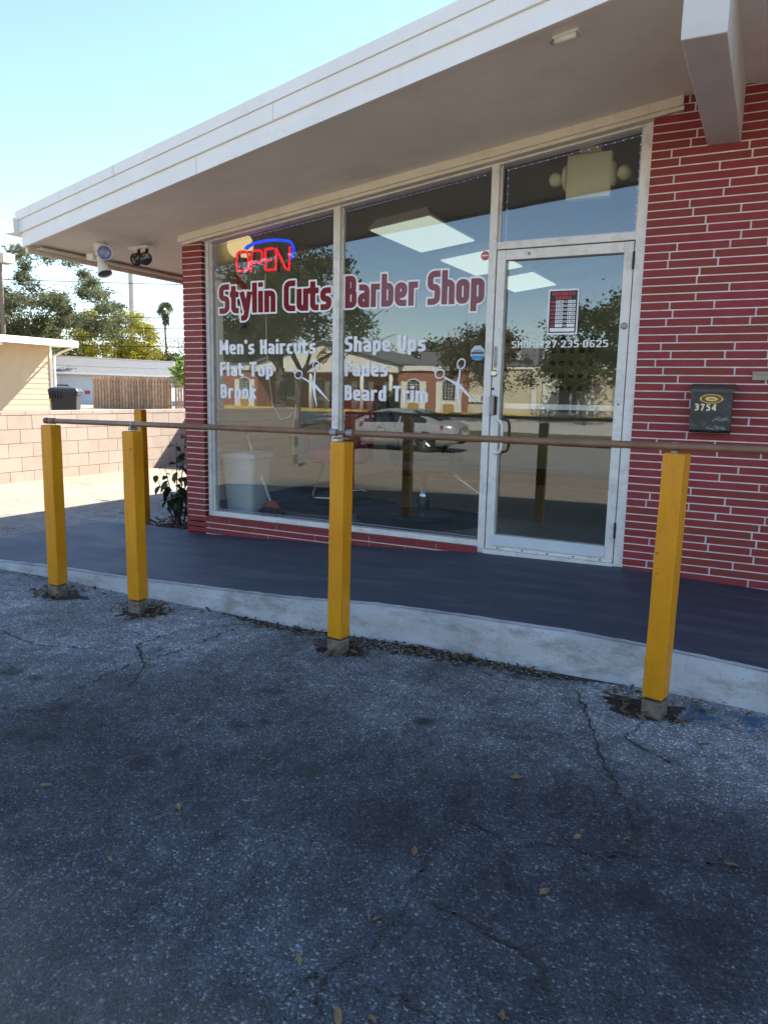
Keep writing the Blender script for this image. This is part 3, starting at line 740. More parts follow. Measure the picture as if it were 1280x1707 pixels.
# ================================================================== GUARD RAIL
rail = thing('guard_rail', 'brown pipe guard rail on four yellow wooden posts along the kerb', 'guard rail', (0, -1.93, -.25))
PY = -1.93
rng = random.Random(5)
def post_mesh(z0, z1, w=.0445, seed=0):
    r = random.Random(seed); m_ = MB(); lv = [z0 + (z1 - z0) * i / 6 for i in range(7)]
    ring = [(-w, -w), (w, -w), (w, w), (-w, w)]
    for z_ in lv:
        for a, b in ring: m_.v.append((a + r.uniform(-.0012, .0012), b + r.uniform(-.0012, .0012), z_))
    for i in range(6):
        for k_ in range(4): m_.f.append((i * 4 + k_, i * 4 + (k_ + 1) % 4, i * 4 + 4 + (k_ + 1) % 4, i * 4 + 4 + k_))
    m_.f += [(3, 2, 1, 0), (24, 25, 26, 27)]; return m_
for i, (x, zt, rz, tx, ty) in enumerate(((-2.30, 1.132, .05, .004, .0), (-1.583, 1.122, .03, -.002, .004), (-.145, 1.126, -.1, .008, .0), (1.462, 1.155, -.22, .012, .012))):
    p = obj('post', post_mesh(.075 + rng.uniform(0, .015), zt, .0445, i), MAT['yellow'], rail, bev=.008, loc=(x, 0, 0)); p.rotation_euler = (ty, tx, rz)
    obj('bare_foot', post_mesh(-.05, .078, .0435, i + 20), MAT['bare_wood'], p, bev=.006)
zp = 1.158
def rz_(x): return zp + .006 * (x + 2.3)
obj('pipe', MB().tube([(-2.33, 0, rz_(-2.3)), (-1.2, 0, rz_(-1.2) + .002), (-.163, 0, rz_(-.16))], .016, 16), MAT['pipe'], rail, smooth=True)
obj('pipe', MB().tube([(-.09, 0, rz_(-.1)), (.6, .0, rz_(.6) - .001), (1.46, -.004, rz_(1.46)), (2.6, -.004, rz_(2.6)), (4.4, -.004, rz_(4.4))], .016, 16), MAT['pipe'], rail, smooth=True)
obj('pipe_elbow', MB().tube([(-2.255, 0, rz_(-2.3)), (-2.285, 0, rz_(-2.3)), (-2.30, 0, rz_(-2.3))], .0195, 16), MAT['pipe'], rail, smooth=True)
obj('pipe_cap', MB().tube([(-2.315, 0, rz_(-2.3)), (-2.345, 0, rz_(-2.3)), (-2.358, 0, rz_(-2.3))], [.0195, .0195, .010], 16), MAT['pipe'], rail, smooth=True)
for x in (-1.583, 1.462):
    obj('clamp', MB().tube([(x - .012, 0, rz_(x)), (x + .012, 0, rz_(x))], .0182, 16), MAT['steel'], rail)
    obj('clamp_foot', MB().box(x - .011, x + .011, -.026, .026, rz_(x) - .036, rz_(x) - .017), MAT['steel'], rail)
for x in (-.185, -.088):
    obj('clamp', MB().tube([(x - .018, 0, rz_(x)), (x + .018, 0, rz_(x))], .0188, 16), MAT['steel'], rail)
obj('clamp_foot', MB().box(-.178, -.085, -.02, .02, rz_(-.1) - .032, rz_(-.1) - .024), MAT['pipe'], rail)
obj('pipe_end', MB().tube([(-.165, 0, rz_(-.1)), (-.105, 0, rz_(-.1))], .011, 12), MAT['pipe'], rail)

pp = thing('yellow_post', 'lone leaning yellow wooden post beside the shrub at the shop corner', 'post', (-3.80, .36, -.25))
p = obj('post_shaft', post_mesh(-.02, 1.17, .0445, 40), MAT['yellow'], pp, bev=.008); p.rotation_euler = (0, -.012, .12)

# soil pits round the posts, leaf litter
def pit(x, y, rx, ry, seed, z=-.25):
    r = random.Random(seed); n = 26; m_ = MB(); m_.v.append((x, y, z + .006))
    for k_ in range(n):
        a = 2 * math.pi * k_ / n; q = .82 + r.uniform(-.3, .22); m_.v.append((x + math.cos(a + .3 * math.sin(2 * a + seed)) * rx * q * (1 + .3 * math.cos(a - seed)), y + math.sin(a) * ry * q, z + .0045))
    for k_ in range(n): m_.f.append((0, 1 + k_, 1 + (k_ + 1) % n))
    tag(obj('soil_pit', m_, MAT['soil']), kind='structure')
pits = [(-2.31, -1.90, .21, .13), (-1.575, -1.93, .19, .16), (-.13, -1.9, .16, .12), (1.46, -1.87, .20, .14)]
for i, q in enumerate(pits): pit(*q, seed=i)
def leaf_into(m_, x, y, z, s, r, flat=.5):
    a = r.uniform(0, 6.28); tl = Matrix.Rotation(r.uniform(-flat, flat), 3, 'X') @ Matrix.Rotation(r.uniform(-flat, flat), 3, 'Y')
    R3 = Matrix.Rotation(a, 3, 'Z') @ tl; c = r.uniform(.1, .4)
    pts = [(-1, 0, 0), (-.35, -.32, c * .35), (.45, -.3, c * .35), (1, 0, c * .2), (.45, .3, c * .35), (-.35, .32, c * .35), (-.35, 0, 0), (.45, 0, 0)]
    m_.add([tuple(R3 @ (Vector(p) * s) + Vector((x, y, z))) for p in pts], [(0, 1, 6), (1, 2, 7, 6), (2, 3, 7), (3, 4, 7), (4, 5, 6, 7), (5, 0, 6)])
r = random.Random(9); m = MB()
for (x, y, rx, ry) in pits:
    a0 = r.uniform(0, 6.28)
    for _ in range(r.choice((70, 95, 130))):
        a = r.gauss(a0, 1.5); q = math.sqrt(r.random()) * 1.12
        leaf_into(m, x + math.cos(a) * rx * q, y + math.sin(a) * ry * q, -.25 + r.uniform(.008, .03), r.uniform(.012, .03), r, .8)
for _ in range(330):   # drift along the foot of the kerb
    x = r.choice([r.gauss(.55, .35), r.gauss(-.5, .4), r.uniform(-4, 3.2), r.gauss(.3, .25)]); y = kerb_y(x) - .055 - abs(r.gauss(0, .05))
    leaf_into(m, x, y, -.25 + r.uniform(.006, .02), r.uniform(.010, .028), r, .6)
for _ in range(260):  # bed at the shop corner
    leaf_into(m, -3.38 + r.uniform(-.45, .5), .45 + r.uniform(-.32, .5), -.235 + r.uniform(.0, .05), r.uniform(.018, .04), r, .8)
for _ in range(90):
    leaf_into(m, r.uniform(-2.5, 2.6), r.uniform(-4.4, -1.8), -.25 + r.uniform(.004, .008), r.uniform(.006, .012), r, .25)
tag(obj('leaf_litter', m, MAT['litter']), 'small dry brown leaves drifted along the kerb and post feet', 'leaves', kind='stuff')
MAT['leaf_tan'] = leaf_mat('tan_fallen_leaf', (.16, .09, .04), (.36, .22, .10), 30, .1)
LP = [(0.24, -3.08), (0.96, -3.34), (0.9, -3.88), (1.0, -3.66), (1.1, -2.76), (-0.18, -3.1), (0.19, -3.81), (1.52, -2.96), (1.38, -3.03), (1.82, -2.95), (1.36, -3.34), (0.04, -2.34), (1.75, -2.19), (0.46, -2.0), (-0.32, -3.62), (1.07, -3.98), (1.39, -3.8), (0.17, -3.5), (1.68, -2.12), (1.14, -3.95)]
r = random.Random(21)
for x, y in LP:
    m = MB(); leaf_into(m, 0, 0, 0, r.uniform(.017, .03), r, .25)
    zmin = min(v[2] for v in m.v); m.v = [(a, b, c - zmin) for a, b, c in m.v]
    tag(obj('fallen_leaf', m, MAT['leaf_tan'], loc=(x, y, -.2485)), 'single dry tan leaf lying on the open asphalt', 'leaf', 'fallen leaves on the asphalt')
pit(-3.36, .46, .55, .5, 31, -.247)
bricks_b = MB(); bricks_b.box(-3.62, -3.40, .05, .13, -.25, -.19)
tag(obj('edging_brick', bricks_b, M('faded_red_brick', (.25, .10, .08), .85, .2, 8), bev=.008), 'faded loose red brick edging the bed by the shrub', 'brick')
edg = MB(); edg.box(-3.9, -2.9, 1.05, 1.12, -.25, -.17)
tag(obj('bed_edging', edg, MAT['concrete'], bev=.01), 'pale concrete strip behind the shrub bed', 'edging')

CRACKS = [[(1.209, -3.177), (1.22, -3.298), (1.291, -3.38)], [(1.39, -3.086), (1.465, -3.225), (1.473, -3.337)], [(-1.028, -1.947), (-0.839, -1.766), (-0.756, -1.575)], [(-1.137, -2.381), (-0.879, -2.597), (-0.714, -2.857)], [(1.479, -2.744), (1.546, -2.946), (1.543, -3.037)], [(1.642, -3.005), (1.757, -2.969), (1.852, -2.866)], [(0.989, -3.853), (0.941, -3.938), (0.954, -4.029)], [(-1.04, -3.275), (-0.856, -3.24), (-0.915, -3.038)]] + [[(1.097, -1.81), (1.244, -2.176), (1.332, -2.431), (1.408, -2.598), (1.479, -2.744)], [(0.966, -3.122), (1.089, -3.117), (1.155, -3.133), (1.209, -3.177), (1.284, -3.11), (1.39, -3.086), (1.464, -3.091), (1.543, -3.037), (1.642, -3.005)], [(1.011, -3.206), (1.007, -3.316), (1.017, -3.426), (1.015, -3.503)], [(-1.991, -2.586), (-1.593, -2.662), (-1.304, -2.557), (-1.137, -2.381), (-1.115, -2.128), (-1.028, -1.947)], [(-0.915, -3.038), (-0.939, -2.773), (-0.943, -2.615), (-0.878, -2.339), (-0.864, -1.848)], [(1.052, -3.541), (1.032, -3.78), (0.989, -3.853), (0.991, -3.911), (1.033, -4.004)], [(1.066, -3.533), (1.176, -3.541), (1.405, -3.599), (1.445, -3.664), (1.493, -3.737)], [(1.449, -1.991), (1.387, -2.223), (1.518, -2.326), (1.631, -2.361)], [(1.077, -3.864), (1.187, -3.864), (1.267, -3.878)]]
r = random.Random(77)
for pts in CRACKS:
    P = []
    for (ax, ay), (bx, by) in zip(pts, pts[1:]):
        L_ = math.hypot(bx - ax, by - ay); n_ = max(2, int(L_ / .010))
        for i in range(n_):
            u = i / n_; P.append((ax + (bx - ax) * u + r.gauss(0, .0035) + .006 * math.sin(i * .55 + ax * 9), ay + (by - ay) * u + r.gauss(0, .0035) + .005 * math.sin(i * .41 + ay * 7)))
    m = MB()
    for i, (x, y) in enumerate(P):
        w_ = max(.0006, r.gauss(.0030, .0022)) * (1 if 3 < i < len(P) - 4 else .4)
        m.v += [(x + w_ * r.uniform(.5, 1.2), y + w_, -.2462), (x - w_ * r.uniform(.5, 1.2), y - w_, -.2462)]
    m.f = [(2 * i, 2 * i + 1, 2 * i + 3, 2 * i + 2) for i in range(len(P) - 1)]
    tag(obj('asphalt_crack', m, MAT['soil']), kind='structure')

# dark strip of rotted leaves and grit lying along the foot of the kerb
r = random.Random(52); m = MB(); top = []; bot = []
for i in range(150):
    x = -1.15 + i * .0165; u = i / 149
    w_ = .035 + .10 * math.exp(-((x - .15) / .5) ** 2) + .05 * math.exp(-((x - .85) / .2) ** 2) + .03 * math.exp(-((x + .75) / .2) ** 2); w_ *= min(1, u * 9, (1 - u) * 9) * r.uniform(.55, 1.3)
    y0 = kerb_y(x) - .048; m.v += [(x, y0, -.2445), (x + r.uniform(-.01, .01), y0 - w_, -.2455)]
m.f = [(2 * i, 2 * i + 1, 2 * i + 3, 2 * i + 2) for i in range(149)]
tag(obj('kerb_dirt', m, MAT['soil']), kind='structure')
m = MB()
for _ in range(700):
    x = r.choice([r.gauss(.2, .45), r.gauss(-.1, .3), r.uniform(-1.1, 1.2)]); y = kerb_y(x) - .05 - abs(r.gauss(0, .07))
    q = r.uniform(.003, .009); m.ball((x, y, -.248 + q * .4), (q, q * r.uniform(.6, 1), q * .6), 5, 4)
for _ in range(900):
    x, y = r.uniform(-2.8, 2.4), r.uniform(-4.3, -1.75); q = r.uniform(.0018, .0045); m.ball((x, y, -.2495 + q * .5), (q, q * r.uniform(.6, 1), q * .7), 5, 4)
tag(obj('loose_grit', m, M('loose_grit', (.20, .19, .17), .9, .5, 60)), 'loose grey grit and stones scattered on the asphalt', 'grit', kind='stuff')
# faded blue bay marking by the kerb at right
t = NT('faded_blue_paint'); tr = t.n('BsdfTransparent'); pb = t.n('BsdfPrincipled'); pb.inputs['Base Color'].default_value = (.05, .13, .24, 1); pb.inputs['Roughness'].default_value = .8
mx = t.n('MixShader'); t.l(t.ramp(t.noise(9, 9, .8), [(.46, 0.0), (.58, .85)]), mx.inputs[0]); t.l(tr.outputs[0], mx.inputs[1]); t.l(pb.outputs[0], mx.inputs[2]); t.l(mx.outputs[0], t.out.inputs[0])
m = MB(); m.add([(1.58, -1.93, -.2455), (2.9, -1.95, -.2455), (2.9, -1.72, -.2455), (1.6, -1.72, -.2455)], [(0, 1, 2, 3)])
tag(obj('bay_marking', m, t.m), kind='structure')

# ================================================================== FIXTURES ON THE FRONT
mb_ = thing('mailbox', 'black metal wall mailbox with brass oval plate and house number', 'mailbox', (1.47, BF, .92))
BK = M('black_mailbox_paint', (.022, .024, .023), .38, .25, 12, spec=.5, dirt=(.16, .19, .18), dirt_amt=.5, dscale=16)
BRASS = M('brass', (.62, .45, .18), .35, .15, 20, metal=.7)
GOLDW = M('pale_gold_digits', (.85, .70, .45), .4, .05, 20)
obj('body', MB().prism([(-.118, -.004, 0), (-.118, -.095, .004), (-.118, -.112, .02), (-.118, -.112, .255), (-.118, -.004, .275)], [(.118, -.004, 0), (.118, -.095, .004), (.118, -.112, .02), (.118, -.112, .255), (.118, -.004, .275)]), BK, mb_, bev=.003)
obj('lid', MB().prism([(-.126, -.003, .305), (-.126, -.105, .285), (-.126, -.122, .272), (-.126, -.122, .252), (-.126, -.116, .252), (-.126, -.116, .268), (-.126, -.003, .29)], [(.126, -.003, .305), (.126, -.105, .285), (.126, -.122, .272), (.126, -.122, .252), (.126, -.116, .252), (.126, -.116, .268), (.126, -.003, .29)]), M('worn_mailbox_lid', (.075, .07, .06), .4, .2, 15), mb_)
n = 36; 
ring = [(math.cos(2 * math.pi * k_ / n) * .062, -.116, .212 + math.sin(2 * math.pi * k_ / n) * .026) for k_ in range(n)]
pl = obj('oval_plate', MB().tube(ring, .0055, 8, closed=True), BRASS, mb_, smooth=True)
disc = MB(); disc.v = [(0, -.115, .212)] + [(math.cos(2 * math.pi * k_ / n) * .058, -.1138, .212 + math.sin(2 * math.pi * k_ / n) * .023) for k_ in range(n)]; disc.f = [(0, 1 + (k_ + 1) % n, 1 + k_) for k_ in range(n)]
obj('plate_face', disc, M('dark_bronze', (.16, .10, .05), .4, .3, 40, metal=.6), pl)
inn = MB(); inn.v = [(0, -.1165, .212)] + [(math.cos(2 * math.pi * k_ / n) * .036, -.1162, .212 + math.sin(2 * math.pi * k_ / n) * .0135) for k_ in range(n)]; inn.f = [(0, 1 + (k_ + 1) % n, 1 + k_) for k_ in range(n)]
obj('plate_centre', inn, BRASS, pl)
obj('plate_lettering', vinyl('MAIL', -.016, .016, .2065, .011, -.1172, .09, .1, 0, .05), M('dark_brass_letters', (.25, .16, .06), .5), pl)
for i, d in enumerate('3754'):
    x0 = -.092 + i * .033
    o = obj('digit', vinyl(d, x0, x0 + .023, .140, .042, -.1135, .105, .1, 0, .03, .5), GOLDW, mb_)
    s_ = o.modifiers.new('thick', 'SOLIDIFY'); s_.thickness = .002
for (x0, x1, zz) in ((.01, .092, .088), (-.02, .085, .035)):
    o = MB(); rr = random.Random(int(zz * 1000))
    for _ in range(26):
        x = rr.uniform(x0, x1); z0 = zz + rr.gauss(0, .006); l_ = rr.uniform(.004, .03)
        yy = -.1128 - rr.random() * .0004; o.add([(x, yy, z0), (min(x + l_, x1 + .01), yy, z0 + rr.uniform(-.004, .004)), (min(x + l_, x1 + .01), yy, z0 + .003), (x, yy, z0 + .0025)], [(0, 1, 2, 3)])
    obj('paint_scrape', o, M('paint_scrape', (.24, .29, .28), .7), mb_)
pl_ = thing('wall_plate', 'beige metal plate cut by the right edge, above the mailbox', 'plate', (1.70, BF, 1.25))
obj('plate_body', MB().box(-.02, .3, -.016, -.001, 0, .052), M('beige_plate', (.36, .31, .24), .5, .1, 10), pl_, bev=.003)
obj('plate_lip', MB().box(-.02, .3, -.022, -.0165, .034, .052), M('beige_lip', (.33, .29, .22), .5, .1, 10), pl_)
obj('plate_screw', MB().lathe([(.008, -.024), (.008, -.0165)], (.10, 0, .014), 10, 'y'), MAT['black_metal'], pl_)

# twin white floodlight under the soffit corner
def sofp(x, y): return (x, y, sof(x))
fl = thing('floodlight', 'white twin floodlight with one purple lens under the eave corner', 'floodlight', sofp(-3.44, -.42))
obj('mount', MB().lathe([(.052, 0.0), (.052, -.055), (.045, -.062)], (0, 0, 0), 18), MAT['white_plastic'], fl)
obj('swivel', MB().lathe([(.04, -.062), (.042, -.09), (.03, -.1)], (0, 0, 0), 16), MAT['white_plastic'], fl)
def lampcone(dirv, at, L_=.15, r0=.03, r1=.062):
    q = Vector(dirv).normalized().to_track_quat('Z', 'Y').to_matrix().to_4x4(); q.translation = Vector(at)
    body = MB().lathe([(.022, -.03), (r0, 0), (r0 * 1.05, .03), (r1 * .95, L_ * .85), (r1, L_), (r1 * .93, L_), (r1 * .9, L_ * .93), (.001, L_ * .93)], (0, 0, 0), 24)
    lens = MB().lathe([(r1 * .9, L_ * .935), (r1 * .6, L_ * .98), (.002, L_ * 1.0)], (0, 0, 0), 24)
    return body.xf(q), lens.xf(q)
b1, l1 = lampcone((.8, -.60, -.05), (.065, -.03, -.095)); h1 = obj('lamp_head', b1, MAT['white_plastic'], fl, smooth=True); obj('lens', l1, M('purple_lens', (.16, .15, .34), .15, .3, 25, spec=.8), h1)
b2, l2 = lampcone((.45, -.1, -.9), (-.0, 0, -.12)); h2 = obj('lamp_head', b2, MAT['white_plastic'], fl, smooth=True); obj('lens', l2, M('grey_lens', (.1, .1, .12), .2), h2)
obj('sensor', MB().box(-.13, -.05, -.04, .04, -.13, -.07), MAT['white_plastic'], fl, bev=.012)
# black twin spotlight on a white plate
bl = thing('spotlight', 'pair of small black spotlights on a white plate beside the floodlight', 'spotlight', sofp(-3.27, -.12))
obj('base_plate', MB().box(-.10, .12, -.05, .05, -.028, 0), MAT['white_plastic'], bl, bev=.006)
for dx, dv in ((-.02, (.25, -.9, -.35)), (.075, (.45, -.8, -.3))):
    q = Vector(dv).normalized().to_track_quat('Z', 'Y').to_matrix().to_4x4(); q.translation = Vector((dx, -.01, -.105))
    h = obj('lamp_head', MB().lathe([(.02, -.05), (.04, -.035), (.052, .01), (.055, .045), (.049, .045), (.046, .038), (.001, .038)], (0, 0, 0), 20).xf(q), MAT['black_metal'], bl, smooth=True)
    obj('lens', MB().lathe([(.046, .039), (.02, .046), (.002, .048)], (0, 0, 0), 20).xf(q), M('dark_lens', (.03, .03, .035), .08, .1, 5, spec=.9), h)
    obj('stem', MB().tube([(dx, 0, -.028), (dx, -.005, -.075)], .014, 10), MAT['black_metal'], bl)
rb = thing('soffit_light', 'small white tube light fitting fixed high under the front eave', 'light', (.735, -1.30, sof(.735)))
rb.rotation_euler = (0, -math.atan(.13), -.06)
obj('base_plate', MB().box(-.055, .075, -.03, .03, -.014, 0), MAT['white_plastic'], rb, bev=.004)
obj('tube_cover', MB().tube([(-.045, -.02, -.027), (.06, -.02, -.027)], .015, 14), MAT['white_plastic'], rb, smooth=True)
obj('clip', MB().tube([(-.055, -.02, -.02), (-.066, -.034, -.034), (-.05, -.044, -.052)], .004, 8), MAT['steel'], rb)

# ================================================================== ON AND BEHIND THE GLASS
RED = emit('red_neon', (1.0, .012, .03), .36); BLUE = emit('blue_neon', (.005, .07, 1.0), .38)
ns = thing('open_sign', 'red and blue neon OPEN sign hanging in the left window', 'neon sign', (-2.08, .09, 2.12))
def neon(pts, mat, rr=.0105, r_=.03, closed=False, nm='neon_letter'):
    q = rpoly([(a * 1.172 + .0516, b) for a, b in pts], r_, closed); q = q[:-1] if closed else q
    return obj(nm, MB().tube([(a, 0, b) for a, b in q], rr, 10, closed=closed), mat, ns, smooth=True)
sh = .06
def sk(pts): return [(a + sh * 0, b) for a, b in pts]
neon([(-.30, .012), (-.195, .012), (-.195, .175), (-.30, .175)], RED, r_=.052, closed=True)
neon([(-.170, .0), (-.165, .172), (-.075, .172), (-.075, .075), (-.165, .075)], RED, r_=.035)
neon([(.025, .178), (-.045, .178), (-.045, .008), (.03, .008)], RED, r_=.02); neon([(-.04, .085), (.012, .088)], RED)
neon([(.045, .0), (.050, .180), (.130, .012), (.160, .0), (.165, .182)], RED, r_=.012)
arc = [(-.205 + .47 * (.5 - .5 * math.cos(math.pi * i / 20)) * 1.0, .19 + .055 * math.sin(math.pi * min(1, i / 20 * .94))) for i in range(19)] + [(.272, .192), (.282, .17), (.285, .14), (.276, .11), (.256, .085)]
obj('neon_arc', MB().tube([(a, 0, b) for a, b in arc], .0125, 10), BLUE, ns, smooth=True)
bkm = MB(); bk = [(-.33, .0), (-.30, -.02), (.2, -.02), (.25, .07), (.262, .15), (.24, .215), (.16, .255), (.0, .268), (-.13, .255), (-.25, .205), (-.33, .16)]
obj('neon_back_rail', MB().tube([(a, .022, b) for a, b in arc], .008, 8), MAT['black_metal'], ns)  # black tube following the blue arc from behind
for a0 in ([(-.30, .012), (-.195, .012), (-.195, .175), (-.30, .175), (-.30, .012)], [(-.170, .0), (-.165, .172), (-.075, .172), (-.075, .075), (-.165, .075)], [(.025, .178), (-.045, .178), (-.045, .008), (.03, .008)], [(.045, .0), (.050, .180), (.130, .012), (.160, .0), (.165, .182)]):
    obj('letter_back', MB().tube([(a * 1.172 + .0636, .024, b - .004) for a, b in a0], .0125, 6), MAT['black_metal'], ns)
obj('hanging_chain', MB().tube([(-.16, .01, .235), (.01, .005, .385), (.12, .01, .25)], .0022, 6), MAT['black_metal'], ns)
obj('power_cord', MB().tube([(-.02, .03, -.01), (-.03, .04, -.3), (-.01, .04, -.75), (.03, .05, -1.1), (.10, .08, -1.24), (.2, .08, -1.2), (.27, .06, -1.1), (.25, .05, -1.3), (.25, .05, -1.55)], .004, 6), MAT['white_plastic'], ns, smooth=True)

def led_string(pts, label):
    # fine wire with tiny violet bulbs run round one pane
    m_ = MB(); w_ = MB(); P = [Vector(p) for p in pts]
    for a, b in zip(P, P[1:]):
        n_ = max(2, int((b - a).length / .052))
        for i in range(n_):
            c = a.lerp(b, i / n_); m_.ball((c.x, c.y, c.z), .0042, 6, 4)
    w_.tube(pts, .0015, 5)
    root = thing('light_string', label, 'light string', pts[0])
    o = obj('bulbs', m_, emit('violet_led', (.30, .22, 1.0), .4), root); o.location = -P[0]
    o = obj('wire', w_, MAT['white_plastic'], root); o.location = -P[0]
y_ = .03
led_string([(-2.555, y_, .075), (-2.555, y_, winhead(-2.555) - .075), (-1.36, y_, winhead(-1.36) - .075)], 'violet bead lights edging the left window pane')
led_string([(-2.54, y_, .068), (-1.36, y_, .068), (-1.30, y_ + .03, .068), (-.09, y_, .068)], 'white bead lights along the foot of the shop windows')
led_string([(-1.25, y_, winhead(-1.25) - .075), (-.09, y_, winhead(-.09) - .075), (-.08, y_, .09)], 'violet bead lights along the top of the right window pane')
led_string([(.03, y_, 2.205), (.03, y_, winhead(.03) - .08), (.905, y_, winhead(.905) - .08), (.905, y_, 2.205), (.03, y_, 2.2)], 'violet bead lights framing the pane above the door')

# barber pole lamp on the inner side wall
bp = thing('barber_pole', 'barber pole with glowing round globe hung inside the left window', 'barber pole', (-2.58, .40, 1.68))
obj('globe', MB().ball((0, 0, .735), .118, 24, 14), emit('warm_globe', (1.0, .74, .36), .28), bp, smooth=True)
obj('upper_collar', MB().lathe([(.06, .53), (.075, .54), (.075, .57), (.055, .58), (.055, .60), (.07, .61), (.07, .625), (.04, .63)], (0, 0, 0), 24), MAT['chrome'], bp, smooth=True)
obj('lower_collar', MB().lathe([(.02, 0), (.05, .02), (.05, .05), (.07, .07), (.075, .12), (.075, .16), (.06, .17)], (0, 0, 0), 24), MAT['chrome'], bp, smooth=True)
t = NT('barber_stripes'); tc = t.n('TexCoord'); sx = t.n('SeparateXYZ'); t.l(tc.outputs['Object'], sx.inputs[0])
ang = t.val('DIVIDE', t.val('ARCTAN2', sx.outputs[1], sx.outputs[0]), 2 * math.pi)
fr = t.val('FRACT', t.val('ADD', ang, t.val('MULTIPLY', sx.outputs[2], 3.2)))
t.bsdf(t.ramp(fr, [(0, (.45, .02, .03)), (.28, (.75, .75, .75)), (.5, (.02, .06, .3)), (.78, (.75, .75, .75))], 'CONSTANT'), .25, 0, .5)
obj('striped_cylinder', MB().lathe([(.058, .17), (.058, .53)], (0, 0, 0), 28), t.m, bp, smooth=True)
obj('wall_bracket', MB().box(-.12, -.05, -.02, .02, .08, .12).box(-.12, -.05, -.02, .02, .56, .6), MAT['chrome'], bp)

# fluorescent fittings on the sloping ceiling
LITE = emit('fluorescent_diffuser', (.86, .94, .80), .215)
def ceil_light(y0, y1, label):
    zc = lambda x: 2.695 + .125 * (x + 1.45)
    t_ = thing('ceiling_light', label, 'ceiling light', (-1.45, (y0 + y1) / 2, zc(-1.45)), 0, 'ceiling lights in the shop'); hy = (y1 - y0) / 2
    f = lambda x: .125 * x
    ho = MB(); a, b = .305, .33
    ho.hexa([(-b, -hy - .02, f(-b) + .012), (b, -hy - .02, f(b) + .012), (b, hy + .02, f(b) + .012), (-b, hy + .02, f(-b) + .012), (-a * .85, -hy + .02, f(-a) + .11), (a * .85, -hy + .02, f(a) + .11), (a * .85, hy - .02, f(a) + .11), (-a * .85, hy - .02, f(-a) + .11)])
    obj('housing', ho, MAT['white_plastic'], t_)
    obj('diffuser', MB().hexa([(-a, -hy, f(-a)), (a, -hy, f(a)), (a, hy, f(a)), (-a, hy, f(-a)), (-a, -hy, f(-a) + .011), (a, -hy, f(a) + .011), (a, hy, f(a) + .011), (-a, hy, f(-a) + .011)]), LITE, t_)
ceil_light(1.33, 2.50, 'lit fluorescent ceiling light nearest the shop window'); ceil_light(3.05, 4.22, 'lit fluorescent ceiling light, middle one of the row'); ceil_light(4.70, 5.87, 'lit fluorescent ceiling light farthest from the shop window')

em = thing('emergency_light', 'cream emergency light unit with two round heads above the door', 'emergency light', (.53, .30, 2.50))
obj('unit_body', MB().box(-.155, .155, -.035, .05, .0, .30), MAT['cream_plastic'], em, bev=.012)
for sgn in (-1, 1):
    obj('lamp_socket', MB().lathe([(.085, 0), (.08, sgn * .02), (.04, sgn * .03)], (sgn * .155, .0, .15), 20, 'x'), MAT['cream_plastic'], em, smooth=True)
    obj('lamp_head', MB().ball((sgn * .235, 0, .15), .05, 16, 10), MAT['cream_plastic'], em, smooth=True)
obj('mounting_plate', MB().box(-.075, .075, -.02, .06, .305, .345), MAT['cream_plastic'], em, bev=.005)

# business hours card on the door glass
bh = thing('hours_card', 'black and red business hours card in the shop door glass', 'card', (.473, -.0065, 1.55))
obj('card_border', MB().box(-.104, .104, 0, .002, 0, .304), VW, bh)
obj('card_panel', MB().box(-.094, .094, -.0012, -.0002, .012, .292), M('card_black', (.03, .03, .035), .5), bh)
CR = M('card_red', (.55, .05, .07), .5)
obj('card_title', vinyl('BUSINESS', -.078, .078, .262, .021, -.0016, .1, .09, 0, .06, .5), CR, bh); obj('card_title', vinyl('HOURS', -.055, .055, .235, .021, -.0016, .1, .09, 0, .06, .5), CR, bh)
for i, d in enumerate(('MON', 'TUE', 'WED', 'THU', 'FRI', 'SAT', 'SUN')):
    zz = .208 - i * .0262
    obj('day_name', vinyl(d, -.09, -.056, zz + .003, .014, -.0016, .1, .09, 0, .08, .5), CR, bh)
    for x0, x1 in ((-.05, .002), (.03, .084)): obj('time_box', MB().box(x0, x1, -.0018, -.0013, zz, zz + .02), VW, bh)
    obj('to_word', vinyl('TO', .006, .024, zz + .004, .012, -.0016, .1, .09, 0, .09, .5), VW, bh)
    if i < 6:
        obj('time_text', vinyl('9:00', -.044, -.004, zz + .004, .012, -.0021, .08, .12, 0, .09, .5), MAT['black_metal'], bh); obj('time_text', vinyl('6:00', .036, .078, zz + .004, .012, -.0021, .08, .12, 0, .09, .5), MAT['black_metal'], bh)
obj('note_box', MB().box(-.085, .085, -.0018, -.0013, .02, .044), VW, bh)
def octagon(name, label, c, rr, col, extra):
    o = thing(name, label, 'sticker', c); n_ = 8
    m_ = MB(); m_.prism([(rr * math.cos(R_(22.5 + 45 * k_)), 0, rr * math.sin(R_(22.5 + 45 * k_))) for k_ in range(8)], [(rr * math.cos(R_(22.5 + 45 * k_)), .001, rr * math.sin(R_(22.5 + 45 * k_))) for k_ in range(8)])
    obj('sticker_face', m_, col, o)
    for (x0, x1, z0, z1, cc) in extra: obj('sticker_band', MB().box(x0, x1, -.0008, -.0003, z0, z1), cc, o)
octagon('security_sticker', 'blue and white octagonal security sticker low in the right window', (-.132, -.006, 1.43), .056, M('sticker_pale_blue', (.55, .66, .74), .5, .1, 30), [(-.043, .043, -.048, -.018, M('sticker_blue', (.05, .30, .55), .5)), (-.046, .046, -.010, .010, M('sticker_dark', (.10, .11, .13), .5, .4, 60)), (-.03, .03, .014, .022, M('sticker_grey', (.25, .28, .3), .5))])
octagon('pink_sticker', 'small pink octagonal sticker high in the right window', (-.103, -.006, 2.107), .034, M('sticker_pink', (.62, .12, .19), .5, .1, 30), [(-.02, .02, -.004, .006, VW)])

